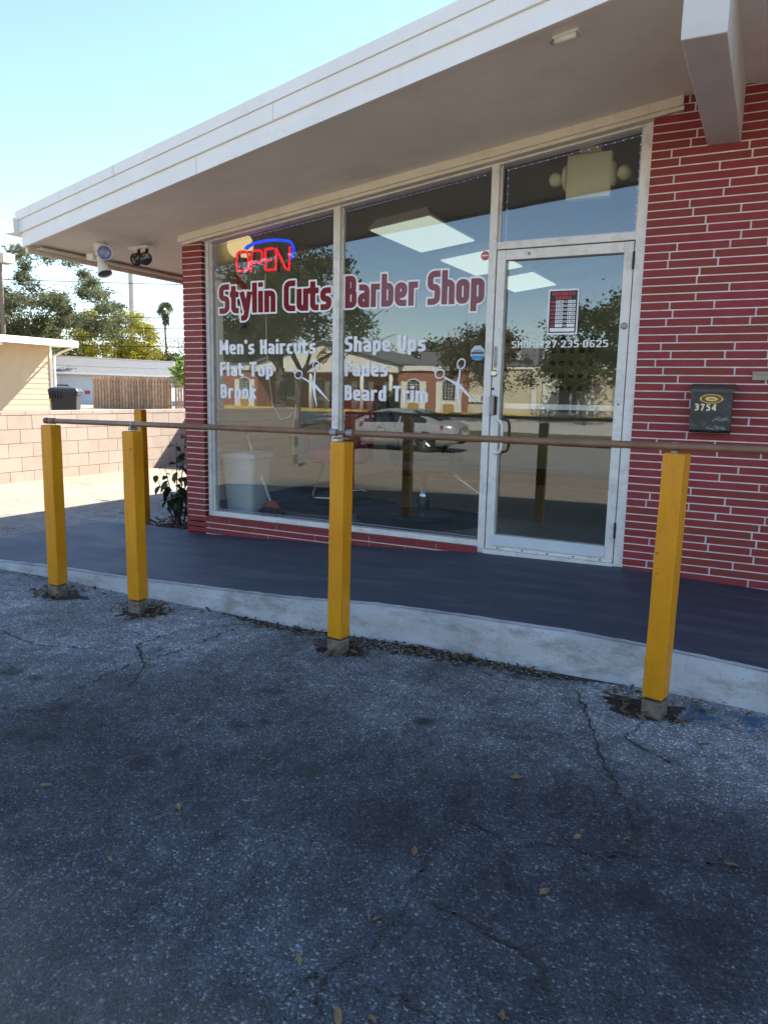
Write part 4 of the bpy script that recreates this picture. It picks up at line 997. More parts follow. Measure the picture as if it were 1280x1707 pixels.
# trash can, broom, chairs, mats, posters
tcn = thing('trash_can', 'tall white plastic trash can with lid inside the left window', 'trash can', (-2.50, .36, .002))
def rrect(w, d, z, r_=.05, n_=5):
    out = []
    for cx, cy, a0 in ((w - r_, d - r_, 0), (-w + r_, d - r_, 90), (-w + r_, -d + r_, 180), (w - r_, -d + r_, 270)):
        for k_ in range(n_ + 1):
            a = R_(a0 + 90 * k_ / n_); out.append((cx + math.cos(a) * r_, cy + math.sin(a) * r_, z))
    return out
def loft(rings):
    m_ = MB(); n_ = len(rings[0])
    for q in rings: m_.v += q
    for j in range(len(rings) - 1):
        for i in range(n_): m_.f.append((j * n_ + i, j * n_ + (i + 1) % n_, (j + 1) * n_ + (i + 1) % n_, (j + 1) * n_ + i))
    m_.f += [tuple(range(n_ - 1, -1, -1)), tuple(range((len(rings) - 1) * n_, len(rings) * n_))]; return m_
BINW = M('grey_white_plastic', (.60, .62, .64), .45, .05, 6)
obj('bin_body', loft([rrect(.145, .125, 0), rrect(.15, .13, .02), rrect(.185, .16, .50)]), BINW, tcn, smooth=False)
obj('bin_lid', loft([rrect(.195, .17, .5), rrect(.2, .175, .52), rrect(.19, .165, .55), rrect(.12, .1, .58)]), BINW, tcn)
br = thing('broom', 'white handled broom with red collar and black bristles by the trash can', 'broom', (-2.20, .34, .002))
obj('handle', MB().tube([(0, 0, .09), (-.32, .05, .72)], .011, 10), MAT['white_plastic'], br, smooth=True); obj('grip', MB().tube([(-.32, .05, .72), (-.36, .056, .80)], .014, 10), M('orange_grip', (.55, .12, .04), .5), br)
obj('collar', loft([rrect(.09, .02, .07, .018), rrect(.07, .02, .10, .018), rrect(.03, .018, .13, .015)]), M('red_plastic', (.4, .03, .02), .4), br)
obj('bristles', loft([rrect(.14, .035, .0, .02), rrect(.13, .03, .04, .02), rrect(.09, .02, .07, .018)]), M('black_bristles', (.01, .01, .01), .9, .3, 90), br)
def barber_chair(label, loc, rz, leather):
    t_ = thing('barber_chair', label, 'barber chair', loc, rz, 'barber chairs in the shop')
    obj('base', MB().lathe([(.30, .0), (.30, .02), (.24, .04), (.08, .06), (.06, .07)], (0, 0, 0), 32), MAT['black_metal'], t_, smooth=True)
    obj('column', MB().lathe([(.055, .07), (.05, .2), (.05, .22), (.04, .23), (.04, .42)], (0, 0, 0), 20), MAT['chrome'], t_, smooth=True)
    obj('seat', MB().box(-.27, .27, -.27, .27, .42, .56), leather, t_, bev=.04, seg=4)
    b_ = obj('backrest', loft([[(x, y + .02, .54) for x, y, z_ in rrect(.25, .06, 0, .05)], [(x, y + .1, .9) for x, y, z_ in rrect(.27, .06, 0, .05)], [(x, y + .17, 1.12) for x, y, z_ in rrect(.22, .05, 0, .045)], [(x, y + .18, 1.18) for x, y, z_ in rrect(.12, .03, 0, .028)]]), leather, t_, smooth=True); b_.location = (0, .25, 0)
    for sg in (-1, 1): obj('armrest', MB().tube([(sg * .30, -.2, .52), (sg * .31, -.22, .72), (sg * .31, .1, .75), (sg * .30, .22, .7)], .03, 10), leather, t_, smooth=True)
    obj('footrest', MB().tube([(-.12, -.24, .42), (-.12, -.6, .16), (-.10, -.64, .135), (.10, -.64, .135), (.12, -.6, .16), (.12, -.24, .42)], .011, 10), MAT['chrome'], t_, smooth=True)
    obj('pump_lever', MB().tube([(.05, 0, .12), (.2, .05, .14), (.3, .05, .1)], .009, 8), MAT['chrome'], t_, smooth=True)
    return t_
LB = M('black_leather', (.015, .015, .016), .4, .2, 20, spec=.5); LRD = M('red_leather', (.33, .02, .02), .4, .15, 20, spec=.5)
barber_chair('black leather barber chair in the middle of the right window', (-.95, .95, .012), R_(118), LB)
barber_chair('red leather barber chair behind the window mullion', (-2.02, 1.3, .012), R_(15), LRD)
MATB = M('black_rubber_mat', (.012, .013, .014), .8, .2, 40)
for (lab, c, rr) in (('round black rubber mat under the black barber chair', (-.95, .95, .003), .62), ('round black rubber mat under the red barber chair', (-2.0, 1.2, .003), .62)):
    mt = MB().lathe([(rr, 0), (rr, .006), (rr - .015, .009)], (0, 0, 0), 48)
    o = obj('floor_mat', mt, MATB, loc=c); tag(o, lab, 'mat')
for (lab, x0, x1, rows) in (('haircut style chart with rows of dark heads, left on back wall', -2.06, -1.52, 4), ('haircut style chart with rows of dark heads, right on back wall', -1.34, -.62, 5)):
    ps = thing('style_chart', lab, 'wall chart', (x0, 6.41, 1.15)); w_ = x1 - x0
    obj('chart_sheet', MB().box(0, w_, -.004, 0, 0, .95), M('chart_paper', (.40, .36, .26), .7, .05, 6), ps)
    for r2 in range(rows):
        for c2 in range(5):
            cx, cz = (c2 + .5) * w_ / 5, .95 - (r2 + .5) * .95 / rows
            h = MB().ball((cx, -.006, cz + .02), (.045, .005, .045), 12, 6); obj('head_picture', h, MAT['black_metal'], ps)

# shrub at the corner
sh_ = thing('shrub', 'dark broad-leaved shrub with one yellow leaf beside the brick pier', 'shrub', (-3.46, .50, -.25))
LG = leaf_mat('dark_shrub_leaf', (.018, .032, .014), (.045, .07, .025), 12, .25); LY = leaf_mat('yellow_shrub_leaf', (.42, .30, .02), (.5, .40, .04), 12, .3); LO = leaf_mat('olive_shrub_leaf', (.09, .075, .02), (.13, .10, .025), 12, .3)
STEM = M('brown_stem', (.05, .038, .028), .85, .3, 30)
def leaf_mesh(c=.25):
    m_ = MB(); n_ = 7
    for i in range(n_):
        u = i / (n_ - 1); w_ = .33 * math.sin(math.pi * min(1, u * 1.02)) ** .7 * (1.15 - u * .5); dz = -.35 * u * u
        m_.v += [(-w_, u, dz + .12 * w_), (0, u, dz), (w_, u, dz + .12 * w_)]
    for i in range(n_ - 1):
        a = i * 3; m_.f += [(a, a + 1, a + 4, a + 3), (a + 1, a + 2, a + 5, a + 4)]
    me = m_.mesh('leaf'); me.shade_smooth(); return me
LM = [leaf_mesh() for _ in range(3)]
for me, mt in zip(LM, (LG, LY, LO)): me.materials.append(mt)
r = random.Random(17)
stems = [((0, 0), (.06, .05, .95)), ((.03, .03), (.13, .1, .80)), ((-.05, 0), (-.17, -.02, .62)), ((-.03, .02), (-.07, .05, .86)), ((-.08, .0), (-.30, .0, .50)), ((.08, .05), (.22, .12, .66)), ((.0, -.03), (.08, -.06, .5)), ((.1, .08), (.3, .2, .85)), ((-.02, .05), (-.22, .08, .4))]
for i, (b0, e) in enumerate(stems):
    pts = []
    for k_ in range(7):
        u = k_ / 6; pts.append((b0[0] + (e[0] - b0[0]) * u ** 1.3 + r.uniform(-.008, .008), b0[1] + (e[1] - b0[1]) * u ** 1.3, e[2] * u))
    obj('stem', MB().tube(pts, [.009 - .0012 * k_ for k_ in range(7)], 6), STEM, sh_, smooth=True)
    nl = 12 if i not in (4, 8) else 6
    for k_ in range(nl):
        u = .35 + .65 * (k_ + r.random()) / nl; u = min(u, 1.0); j = min(5, int(u * 6)); f_ = u * 6 - j
        P = Vector(pts[j]).lerp(Vector(pts[j + 1]), f_)
        kind = 0
        if i == 2 and k_ == 1: kind = 1
        elif r.random() < .12: kind = 2
        o = bpy.data.objects.new('leaf', LM[kind]); COL.objects.link(o); o.parent = sh_; o.location = P
        s_ = r.uniform(.08, .16) * (1.15 - .5 * u if u > .8 else 1); o.scale = (s_, s_, s_)
        o.rotation_euler = (r.uniform(-.9, .2), r.uniform(-.4, .4), r.uniform(0, 6.28))

# ================================================================== TREES
BARK = M('grey_brown_bark', (.115, .09, .07), .95, .35, 6, bs=.8, bd=.03, fine=14)
def make_tree(name, label, loc, H, crown, leafm, seed, n_leaf=9000, leaf=.16, trunk_r=.28, fork=.3, lean=(0, 0), group=None, clump=.7, gap=.0, barkm=None, spread=1.0):
    """crown = (rx, ry, rz, cz): half sizes and centre height of the crown"""
    r = random.Random(seed); root = thing(name, label, 'tree', loc, 0, group)
    rx, ry, rzz, cz = crown; tips = []; tm = MB()
    def grow(p, d, L_, rad, depth):
        pts = [p]; q = Vector(p); dd = Vector(d)
        for i in range(4):
            dd = (dd + Vector((r.uniform(-.22, .22), r.uniform(-.22, .22), r.uniform(-.05, .16)))).normalized(); q = q + dd * L_ / 4; pts.append(tuple(q))
        r1 = rad * .62; tm.tube(pts, [rad + (r1 - rad) * i / 4 for i in range(5)], 7 if depth < 2 else 5, cap=False)
        if depth >= 3: tips.append(q); return
        if depth >= 1: tips.append(Vector(pts[2]) if depth > 1 else q)
        for k_ in range(r.choice((2, 3, 3)) if depth else r.choice((3, 4))):
            a = r.uniform(0, 6.28); tilt = r.uniform(.35, .85) * spread
            o_ = dd.orthogonal().normalized(); o2 = dd.cross(o_); nd = (dd * math.cos(tilt) + (o_ * math.cos(a) + o2 * math.sin(a)) * math.sin(tilt)).normalized()
            if nd.z < -.1: nd.z = abs(nd.z) * .3
            grow(tuple(q), nd, L_ * r.uniform(.6, .82), r1 * r.uniform(.65, .85), depth + 1)
    th = H * fork
    grow((0, 0, -.3), Vector((lean[0], lean[1], 1)).normalized(), th + .3, trunk_r, 0)
    obj('trunk', tm, barkm or BARK, root, smooth=True)
    # leaf clumps: at branch tips and spread unevenly through the crown volume
    cl = []
    for t_ in tips:
        e = ((t_.x - lean[0] * H * .4) / rx) ** 2 + ((t_.y) / ry) ** 2 + ((t_.z - cz) / rzz) ** 2
        if e > 1.25:
            k_ = 1 / math.sqrt(e); t_ = Vector((t_.x * k_, t_.y * k_, cz + (t_.z - cz) * k_))
        cl.append((t_, r.uniform(.6, 1.15) * clump))
    for _ in range(int(len(tips) * (1.0 - gap))):
        a, b = r.uniform(0, 6.28), math.acos(r.uniform(-.65, 1)); q = r.uniform(.62, 1.0)
        cl.append((Vector((math.sin(b) * math.cos(a) * rx * q, math.sin(b) * math.sin(a) * ry * q, cz + math.cos(b) * rzz * q)), r.uniform(.5, 1.1) * clump))
    per = max(6, n_leaf // len(cl)); vs = []; fs = []
    for c, cr in cl:
        for _ in range(per):
            g = Vector((r.gauss(0, .5), r.gauss(0, .5), r.gauss(0, .36))) * cr; p = c + g
            u = Vector((r.uniform(-1, 1), r.uniform(-1, 1), r.uniform(-.6, .6))).normalized(); v = u.orthogonal().normalized(); v = (v * r.uniform(.5, 1) + u.cross(v) * r.uniform(-1, 1)).normalized()
            s_ = leaf * r.uniform(.55, 1.2); k_ = len(vs)
            vs += [tuple(p - u * s_ * .55), tuple(p + v * s_ * .3), tuple(p + u * s_ * .55), tuple(p - v * s_ * .3)]; fs.append((k_, k_ + 1, k_ + 2, k_ + 3))
    m_ = MB(); m_.v = vs; m_.f = fs
    obj('crown', m_, leafm, root)
    return root
OAK = leaf_mat('oak_leaf', (.075, .085, .045), (.17, .18, .09), .8, .5)
YEL = leaf_mat('yellow_green_leaf', (.17, .16, .02), (.38, .33, .03), .9, .4)
MID = leaf_mat('mid_green_leaf', (.04, .055, .022), (.09, .105, .04), .6, .3)
BRN = leaf_mat('bare_brown_leaf', (.10, .085, .055), (.17, .14, .09), .6, .3)

# seen directly, beyond the block wall on the left
make_tree('oak_tree', 'tall dark oak behind the beige house on the left', (-41.4, 30.0, 0), 10, (5.4, 4.5, 3.7, 6.5), OAK, 4, 30000, .19, .34, .26, (.04, 0), clump=.75, gap=-.6)
make_tree('oak_tree', 'dark oak at the left edge of the picture behind the beige house', (-46.5, 30.5, 0), 8, (3.8, 3.5, 2.6, 5.0), OAK, 8, 8000, .17, .26, .28, clump=.85)
make_tree('yellow_tree', 'bright yellow-green tree above the grey roof', (-45.8, 40.0, 0), 7.8, (4.0, 3.4, 3.0, 4.7), YEL, 6, 22000, .17, .22, .25, clump=.8, gap=-1.0)
make_tree('yellow_tree', 'lower yellow-green tree in front of the dark oak', (-48.5, 37.6, 0), 7.0, (3.0, 2.6, 2.4, 4.6), YEL, 16, 15000, .17, .2, .25, clump=.8)
make_tree('small_tree', 'loose grey-green tree beyond the fence next to the brick pier', (-43.2, 44.6, 0), 5.6, (3.2, 3.2, 1.9, 3.6), MID, 12, 7000, .18, .16, .25, clump=.8)
make_tree('small_tree', 'half hidden grey-green tree low behind the grey roof', (-53, 47, 0), 5.4, (4.5, 3.2, 1.8, 3.6), MID, 13, 7000, .2, .18, .25, clump=.9)
# palm
pm_ = thing('palm_tree', 'single tall fan palm rising above the distant trees', 'tree', (-64.2, 65.2, 0))
obj('trunk', MB().tube([(0, 0, -.2), (.15, 0, 4), (-.1, 0, 8), (0, 0, 10.6)], [.2, .15, .12, .14], 8), BARK, pm_, smooth=True)
m = MB(); r = random.Random(2)
for k_ in range(34):
    a = r.uniform(0, 6.28); el = r.uniform(-.75, 1.35); d = Vector((math.cos(a) * math.cos(el), math.sin(a) * math.cos(el), math.sin(el))); c = Vector((0, 0, 10.6)) + d * r.uniform(.15, .5)
    u = d; v = u.orthogonal().normalized(); w_ = u.cross(v); v = (v * math.cos(a * 3) + w_ * math.sin(a * 3))
    for q in range(9):
        f_ = (q - 4) / 4 * 1.15; dd = (u * math.cos(f_) + v * math.sin(f_)).normalized(); e = c + dd * .95 + Vector((0, 0, -.22)); n_ = v.cross(u) * .0 + u.cross(dd) if abs(f_) > .1 else v
        n_ = (v * math.cos(f_) - u * math.sin(f_)) * .05
        m.add([tuple(c + n_ * .4), tuple(c.lerp(e, .6) + n_), tuple(e), tuple(c.lerp(e, .6) - n_)], [(0, 1, 2, 3)])
for k_ in range(60):
    a = r.uniform(0, 6.28); c = Vector((math.cos(a) * .25, math.sin(a) * .25, 10.4 - r.random() * 1.2)); m.add([tuple(c), (c.x + .1, c.y, c.z - .3), (c.x + math.cos(a) * .25, c.y + math.sin(a) * .25, c.z - .75), (c.x - .1, c.y, c.z - .3)], [(0, 1, 2, 3)])
obj('crown', m, MID, pm_)
# light pole, wires
lp = thing('light_pole', 'pale concrete street light pole beyond the yellow tree', 'light pole', (-53.4, 49.2, 0))
obj('shaft', MB().tube([(0, 0, -.3), (0, 0, 12.8)], [.34, .24], 8), MAT['concrete'], lp)
obj('lamp_arm', MB().tube([(0, 0, 12.6), (-.5, -.35, 12.8), (-1.2, -.8, 12.82)], .035, 6), MAT['steel'], lp); obj('lamp_head', MB().ball((-1.4, -.9, 12.8), (.3, .24, .1), 10, 6), MAT['steel'], lp)
lp2 = thing('parking_light', 'brown pole with square lamp head cut by the left edge', 'light pole', (-40.2, 25.7, 0))
obj('shaft', MB().tube([(0, 0, -.3), (0, 0, 8.4)], .13, 8), M('brown_pole', (.16, .12, .09), .7), lp2); obj('lamp_head', MB().box(-.1, .75, -.3, .5, 8.4, 8.95), M('beige_lamp', (.45, .41, .34), .6), lp2)
for i, (z0, z1, sag) in enumerate(((6.6, 6.85, .35), (5.8, 6.0, .3), (5.1, 5.3, .3), (4.4, 4.6, .25), (9.2, 9.0, .3))):
    pts = []
    for k_ in range(13):
        u = k_ / 12; pts.append((-62 + 44 * u, 26 + 23 * u, z0 + (z1 - z0) * u - sag * 4 * u * (1 - u)))
    tag(obj('power_line', MB().tube(pts, .028, 5), MAT['black_metal']), ('topmost thin power line crossing in front of the oak', 'upper power line between the oak and the pier', 'middle power line between the oak and the pier', 'lower power line over the yellow tree', 'faint power line near the eave, above all the others')[i], 'power line')

# ================================================================== LEFT SIDE: BLOCK WALL, HOUSES, FENCE, BIN
bw = thing('block_wall', 'low beige painted concrete block wall along the left side of the lot', 'block wall', (-7.8, 0, -.25))
BLK = M('beige_block_paint', (.44, .35, .28), .85, .07, 3, rnd=.05, bs=.5, bd=.006, fine=50, dirt=(.34, .27, .21), dirt_amt=.5, dscale=4)
obj('mortar_core', MB().box(-.19, -.008, 1.0, 9.5, -.1, .96), M('beige_mortar', (.22, .17, .13), .9, .1, 8), bw)
core = MB()
for j in range(10):   # stepped footing of the core where the ground falls to the street
    y0 = -9.2 + j * 1.02; core.box(-.19, -.008, y0, min(y0 + 1.02, .999), -.6, .96)
obj('wall_core', core, bpy.data.materials['beige_mortar'], bw)
bf = MB()
for row in range(9):
    y = -9.2 + (.2 if row % 2 else 0)
    while y < .85:
        bf.box(-.03, .0, y, y + .396, -.86 + row * .2025, -.664 + row * .2025); y += .403
tag(obj('block_field', bf, BLK, bw), kind='stuff')
blk = MB().box(-.03, 0, 0, .396, 0, .196).mesh('block'); blk.materials.append(BLK)
cpb = MB().box(-.2, .004, 0, .396, 0, .055).mesh('cap_block'); cpb.materials.append(BLK)
r = random.Random(4)
z = -.045
for row in range(5):
    y = 1.0 + (.2 if row % 2 else 0)
    while y < 9.2:
        o = bpy.data.objects.new('block', blk); COL.objects.link(o); o.parent = bw; o.location = (r.uniform(-.002, .002), y, z + .0); y += .403
    z += .2025
y = .9
while y < 9.3:
    o = bpy.data.objects.new('cap_block', cpb); COL.objects.link(o); o.parent = bw; o.location = (0, y, .967); y += .403
cf = MB(); cf.box(-.2, .004, -9.2, .895, .962, 1.02); obj('wall_coping', cf, BLK, bw)

# beige house with deep eave
bhs = thing('beige_house', 'beige lap-sided house with white deep eave at the left edge', 'house', (-23, 8, 0))
SID = M('beige_siding', (.44, .345, .23), .75, .05, 3)
obj('wall', MB().box(-9, -.03, -8, 6.88, -.3, 2.72), SID, bhs)
sd = MB().hexa([(-.03, -6.0, 0), (.016, -6.0, 0), (.016, 6.9, 0), (-.03, 6.9, 0), (-.03, -6.0, .2), (.004, -6.0, .2), (.004, 6.9, .2), (-.03, 6.9, .2)]).mesh('siding_board'); sd.materials.append(SID)
for i in range(13):
    o = bpy.data.objects.new('siding_board', sd); COL.objects.link(o); o.parent = bhs; o.location = (0, 0, .26 + i * .2)
obj('skirt', MB().box(-.03, .035, -6, 6.9, -.1, .25), M('tan_skirt', (.30, .21, .12), .8), bhs)
obj('corner_board', MB().box(-.03, .045, 6.9, 7.0, -.1, 2.7), MAT['white_fascia'], bhs)
rf = obj('roof', MB().hexa([(-10, -8, 2.9), (1.3, -8, 2.72), (1.3, 7.1, 2.72), (-10, 7.1, 2.9), (-10, -8, 3.0), (1.3, -8, 2.82), (1.3, 7.1, 2.82), (-10, 7.1, 3.0)]), MAT['soffit'], bhs)
obj('eave_fascia', MB().box(1.301, 1.34, -8, 7.15, 2.62, 2.86), MAT['white_fascia'], rf)
obj('end_fascia', MB().hexa([(-10, 7.101, 2.82), (1.3, 7.101, 2.62), (1.3, 7.15, 2.62), (-10, 7.15, 2.82), (-10, 7.101, 3.04), (1.3, 7.101, 2.86), (1.3, 7.15, 2.86), (-10, 7.15, 3.04)]), MAT['white_fascia'], rf)
obj('downpipe', MB().tube([(1.2, 7.05, 2.62), (.5, 7.06, 2.45), (.09, 7.06, 2.3), (.08, 7.06, .1)], .04, 8), MAT['white_fascia'], bhs)
obj('wall_light', MB().box(.0, .5, 2.2, 4.6, 2.56, 2.66), MAT['white_plastic'], bhs)

# grey house behind the fence
def P2(px, d): return px
gh = thing('grey_house', 'pale blue-white house with low grey shingle roof behind the wooden fence', 'house', (-38.2, 32.6, 0), R_(27))
obj('wall', MB().box(-7, 3.6, 0, 7, -.2, 2.15), M('pale_blue_wall', (.60, .64, .68), .8, .05, 2), gh)
SHG = M('grey_shingles', (.16, .16, .16), .9, .12, 5, bs=.5, fine=8, bd=.02)
rf = obj('roof', MB().hexa([(-7.6, -.7, 2.2), (4.3, -.7, 2.05), (4.3, 7.5, 2.05), (-7.6, 7.5, 2.2), (-6.9, 3.3, 3.45), (3.0, 3.3, 3.15), (3.0, 3.5, 3.15), (-6.9, 3.5, 3.45)]), SHG, gh)
obj('eave_fascia', MB().hexa([(-7.62, -.76, 2.08), (4.32, -.76, 1.94), (4.32, -.705, 1.94), (-7.62, -.705, 2.08), (-7.62, -.76, 2.22), (4.32, -.76, 2.07), (4.32, -.705, 2.07), (-7.62, -.705, 2.22)]), MAT['white_fascia'], rf)
obj('garage_door', MB().box(-6.4, -3.9, -.05, -.002, -.1, 1.9), M('white_garage_door', (.68, .72, .74), .6, .03, 2), gh)
wn = obj('window', MB().box(.75, 1.8, -.04, -.002, 1.2, 1.75), MAT['white_fascia'], gh); obj('pane', MB().box(.83, 1.72, -.05, -.041, 1.27, 1.68), M('dark_pane', (.03, .05, .05), .1, .1, 2, spec=.8), wn)
obj('notice', MB().box(-2.2, -1.85, -.03, -.002, .7, .95), M('red_notice', (.5, .06, .12), .6), gh)
gh2 = thing('far_house', 'low pale house with box air unit, right of the grey roof', 'house', (-29.8, 37.2, 0), R_(27))
obj('wall', MB().box(-3.6, 6, 0, 6, -.2, 2.2), M('pale_wall', (.55, .57, .58), .8, .05, 2), gh2)
rf2 = obj('roof', MB().hexa([(-4.4, -.6, 2.15), (6.5, -.6, 2.15), (6.5, 6.5, 2.15), (-4.4, 6.5, 2.15), (-3.4, 2.9, 3.2), (6, 2.9, 3.2), (6, 3.1, 3.2), (-3.4, 3.1, 3.2)]), SHG, gh2)
obj('roof_box', MB().box(-2.2, -.4, -.2, .9, 2.3, 3.2), M('brown_box', (.16, .12, .09), .8), rf2)

# wooden fence: each board a part
fn = thing('wooden_fence', 'weathered brown shadowbox fence of upright boards behind the block wall', 'fence', (-31.35, 24.4, -.02), R_(27.2))
FW = M('weathered_brown_boards', (.36, .24, .155), .85, .2, 5, rnd=.25, bs=.4, fine=30)
bd = MB().prism([(0, 0, 0), (.125, 0, 0), (.125, 0, 1.76), (.1, 0, 1.8), (.025, 0, 1.8), (0, 0, 1.76)], [(0, .02, 0), (.125, .02, 0), (.125, .02, 1.76), (.1, .02, 1.8), (.025, .02, 1.8), (0, .02, 1.76)]).mesh('board'); bd.materials.append(FW)
r = random.Random(8)
for i in range(26):
    for s_ in (0, 1):
        o = bpy.data.objects.new('board', bd); COL.objects.link(o); o.parent = fn; o.location = (i * .163 + s_ * .08, s_ * .12, r.uniform(-.03, .02))
obj('fence_rail', MB().box(0, 4.3, .0215, .118, .3, .39).box(0, 4.3, .0215, .118, 1.35, 1.44), FW, fn)
fn2 = thing('wooden_fence', 'shaded return of the brown board fence next to the brick pier', 'fence', (-27.4, 26.5, -.02), R_(60))
for i in range(16):
    o = bpy.data.objects.new('board', bd); COL.objects.link(o); o.parent = fn2; o.location = (i * .15, 0, r.uniform(-.015, .015))
obj('fence_rail', MB().box(0, 2.4, .0215, .068, .3, .39).box(0, 2.4, .0215, .068, 1.35, 1.44), FW, fn2)
pap = thing('leafy_shrub', 'bright green leafy shrub above the fence end by the pier', 'shrub', (-25.2, 24.8, 0))
m = MB(); r = random.Random(5)
for _ in range(130):
    c = Vector((r.gauss(0, .25), r.gauss(0, .25), 2.1 + r.gauss(0, .3))); u = Vector((r.uniform(-1, 1), r.uniform(-1, 1), r.uniform(-.6, .2))).normalized(); v = u.orthogonal().normalized() * .09
    m.add([tuple(c), tuple(c + u * .2 + v), tuple(c + u * .42), tuple(c + u * .2 - v)], [(0, 1, 2, 3)])
obj('foliage', m, leaf_mat('bright_leaf', (.10, .17, .03), (.20, .28, .06), 2, .45), pap); obj('stem', MB().tube([(0, 0, -.1), (.05, 0, 1), (0, 0, 2)], .04, 6), STEM, pap)

tb = thing('wheelie_bin', 'big black lidded garbage bin behind the block wall', 'garbage bin', (-14.58, 8.52, .03), R_(40))
BP = M('black_bin_plastic', (.022, .021, .020), .5, .2, 6)
obj('bin_body', loft([rrect(.26, .27, 0, .06), rrect(.27, .28, .05, .06), rrect(.33, .37, .92, .06)]), BP, tb)
obj('bin_rim', loft([rrect(.355, .395, .90, .06), rrect(.36, .40, .92, .06), rrect(.36, .40, .98, .06), rrect(.35, .39, .985, .06)]), BP, tb)
obj('bin_lid', loft([rrect(.37, .41, .985, .06), rrect(.375, .415, 1.0, .06), rrect(.34, .38, 1.07, .06), rrect(.2, .25, 1.11, .06)]), M('bin_lid_plastic', (.05, .048, .046), .45, .15, 6), tb)
for i in range(5): obj('lid_rib', MB().box(-.33 + i * .06, -.30 + i * .06, -.44, -.385, .80, .99), BP, tb)
obj('lid_handle', MB().tube([(-.15, -.2, 1.09), (-.15, -.2, 1.15), (.1, -.2, 1.15), (.1, -.2, 1.09)], .02, 6), BP, tb)

# ================================================================== ACROSS THE STREET (seen mirrored in the shopfront)
YB = -38.0
st = thing('brick_office', 'brick office with white gabled portico across the street, mirrored in the shopfront', 'office building', (-22, YB, 0))
BRK = M('orange_brick', (.32, .135, .085), .85, .15, 5, bs=.3); WHT = M('white_stucco', (.74, .71, .62), .7, .04, 2); TAN = M('tan_stucco', (.60, .52, .36), .8, .06, 2)
def sx_(x): return x + 22
obj('wall', MB().box(sx_(-36), sx_(-30.4), -8, 0, -.2, 2.6).box(sx_(-30.4), sx_(-19.4), -8, -2.6, -.2, 2.6).box(sx_(-19.4), sx_(-14.7), -8, 0, -.2, 2.6), BRK, st)
obj('tan_wall', MB().box(sx_(-14.699), sx_(-6.2), -8, -.1, -.2, 2.72), TAN, st)
for q in ((-36.2, -30.5, .15, 2.6, 2.9), (-19.3, -14.61, .15, 2.6, 2.9), (-14.6, -6, .0, 2.72, 2.86)): obj('frieze', MB().box(sx_(q[0]), sx_(q[1]), -8.1, q[2], q[3], q[4]), WHT, st)
por = obj('portico', MB().box(sx_(-30.5), sx_(-19.3), -2.6, .35, 2.5, 2.95), WHT, st)
obj('gable', MB().prism([(sx_(-30.5), .3, 2.951), (sx_(-19.3), .3, 2.951), (sx_(-24.85), .3, 4.35)], [(sx_(-30.5), -2.8, 2.951), (sx_(-19.3), -2.8, 2.951), (sx_(-24.85), -2.8, 4.35)]), WHT, por)
for (xa, za, xb, zb) in ((-30.8, 2.93, -24.85, 4.42), (-18.95, 2.93, -24.85, 4.42)):
    obj('rake', MB().hexa([(sx_(xa), -7.9, za), (sx_(xb), -7.9, zb), (sx_(xb), .55, zb), (sx_(xa), .55, za), (sx_(xa), -7.9, za + .14), (sx_(xb), -7.9, zb + .14), (sx_(xb), .55, zb + .14), (sx_(xa), .55, za + .14)]), SHG, por)
obj('porch_floor', MB().box(sx_(-30.4), sx_(-19.4), -2.6, .4, -.1, .02), MAT['concrete'], por)
for xx in (-28.2, -25.9, -22.0, -19.9):
    obj('column', MB().tube([(sx_(xx), .1, .02), (sx_(xx), .1, 2.5)], [.14, .12], 12), WHT, por, smooth=True)
md = [(sx_(-24.82) + math.cos(2 * math.pi * k_ / 28) * .34, .34, 3.5 + math.sin(2 * math.pi * k_ / 28) * .34) for k_ in range(28)]
GOLD = M('tan_medallion', (.42, .27, .08), .7)
me_ = obj('medallion', MB().tube(md, .07, 6, closed=True), GOLD, por)
for (dx, dz) in ((.44, 0), (-.44, 0), (0, .44), (0, -.44)): obj('medallion_key', MB().box(sx_(-24.82) + dx - .06, sx_(-24.82) + dx + .06, .3, .4, 3.44 + dz, 3.56 + dz), GOLD, me_)
for k_ in range(4): obj('vent_slat', MB().box(sx_(-25.06), sx_(-24.58), .305, .33, 3.34 + k_ * .1, 3.36 + k_ * .1), MAT['steel'], me_)
DKP = M('dark_office_pane', (.02, .025, .025), .12, .1, 2, spec=.8)
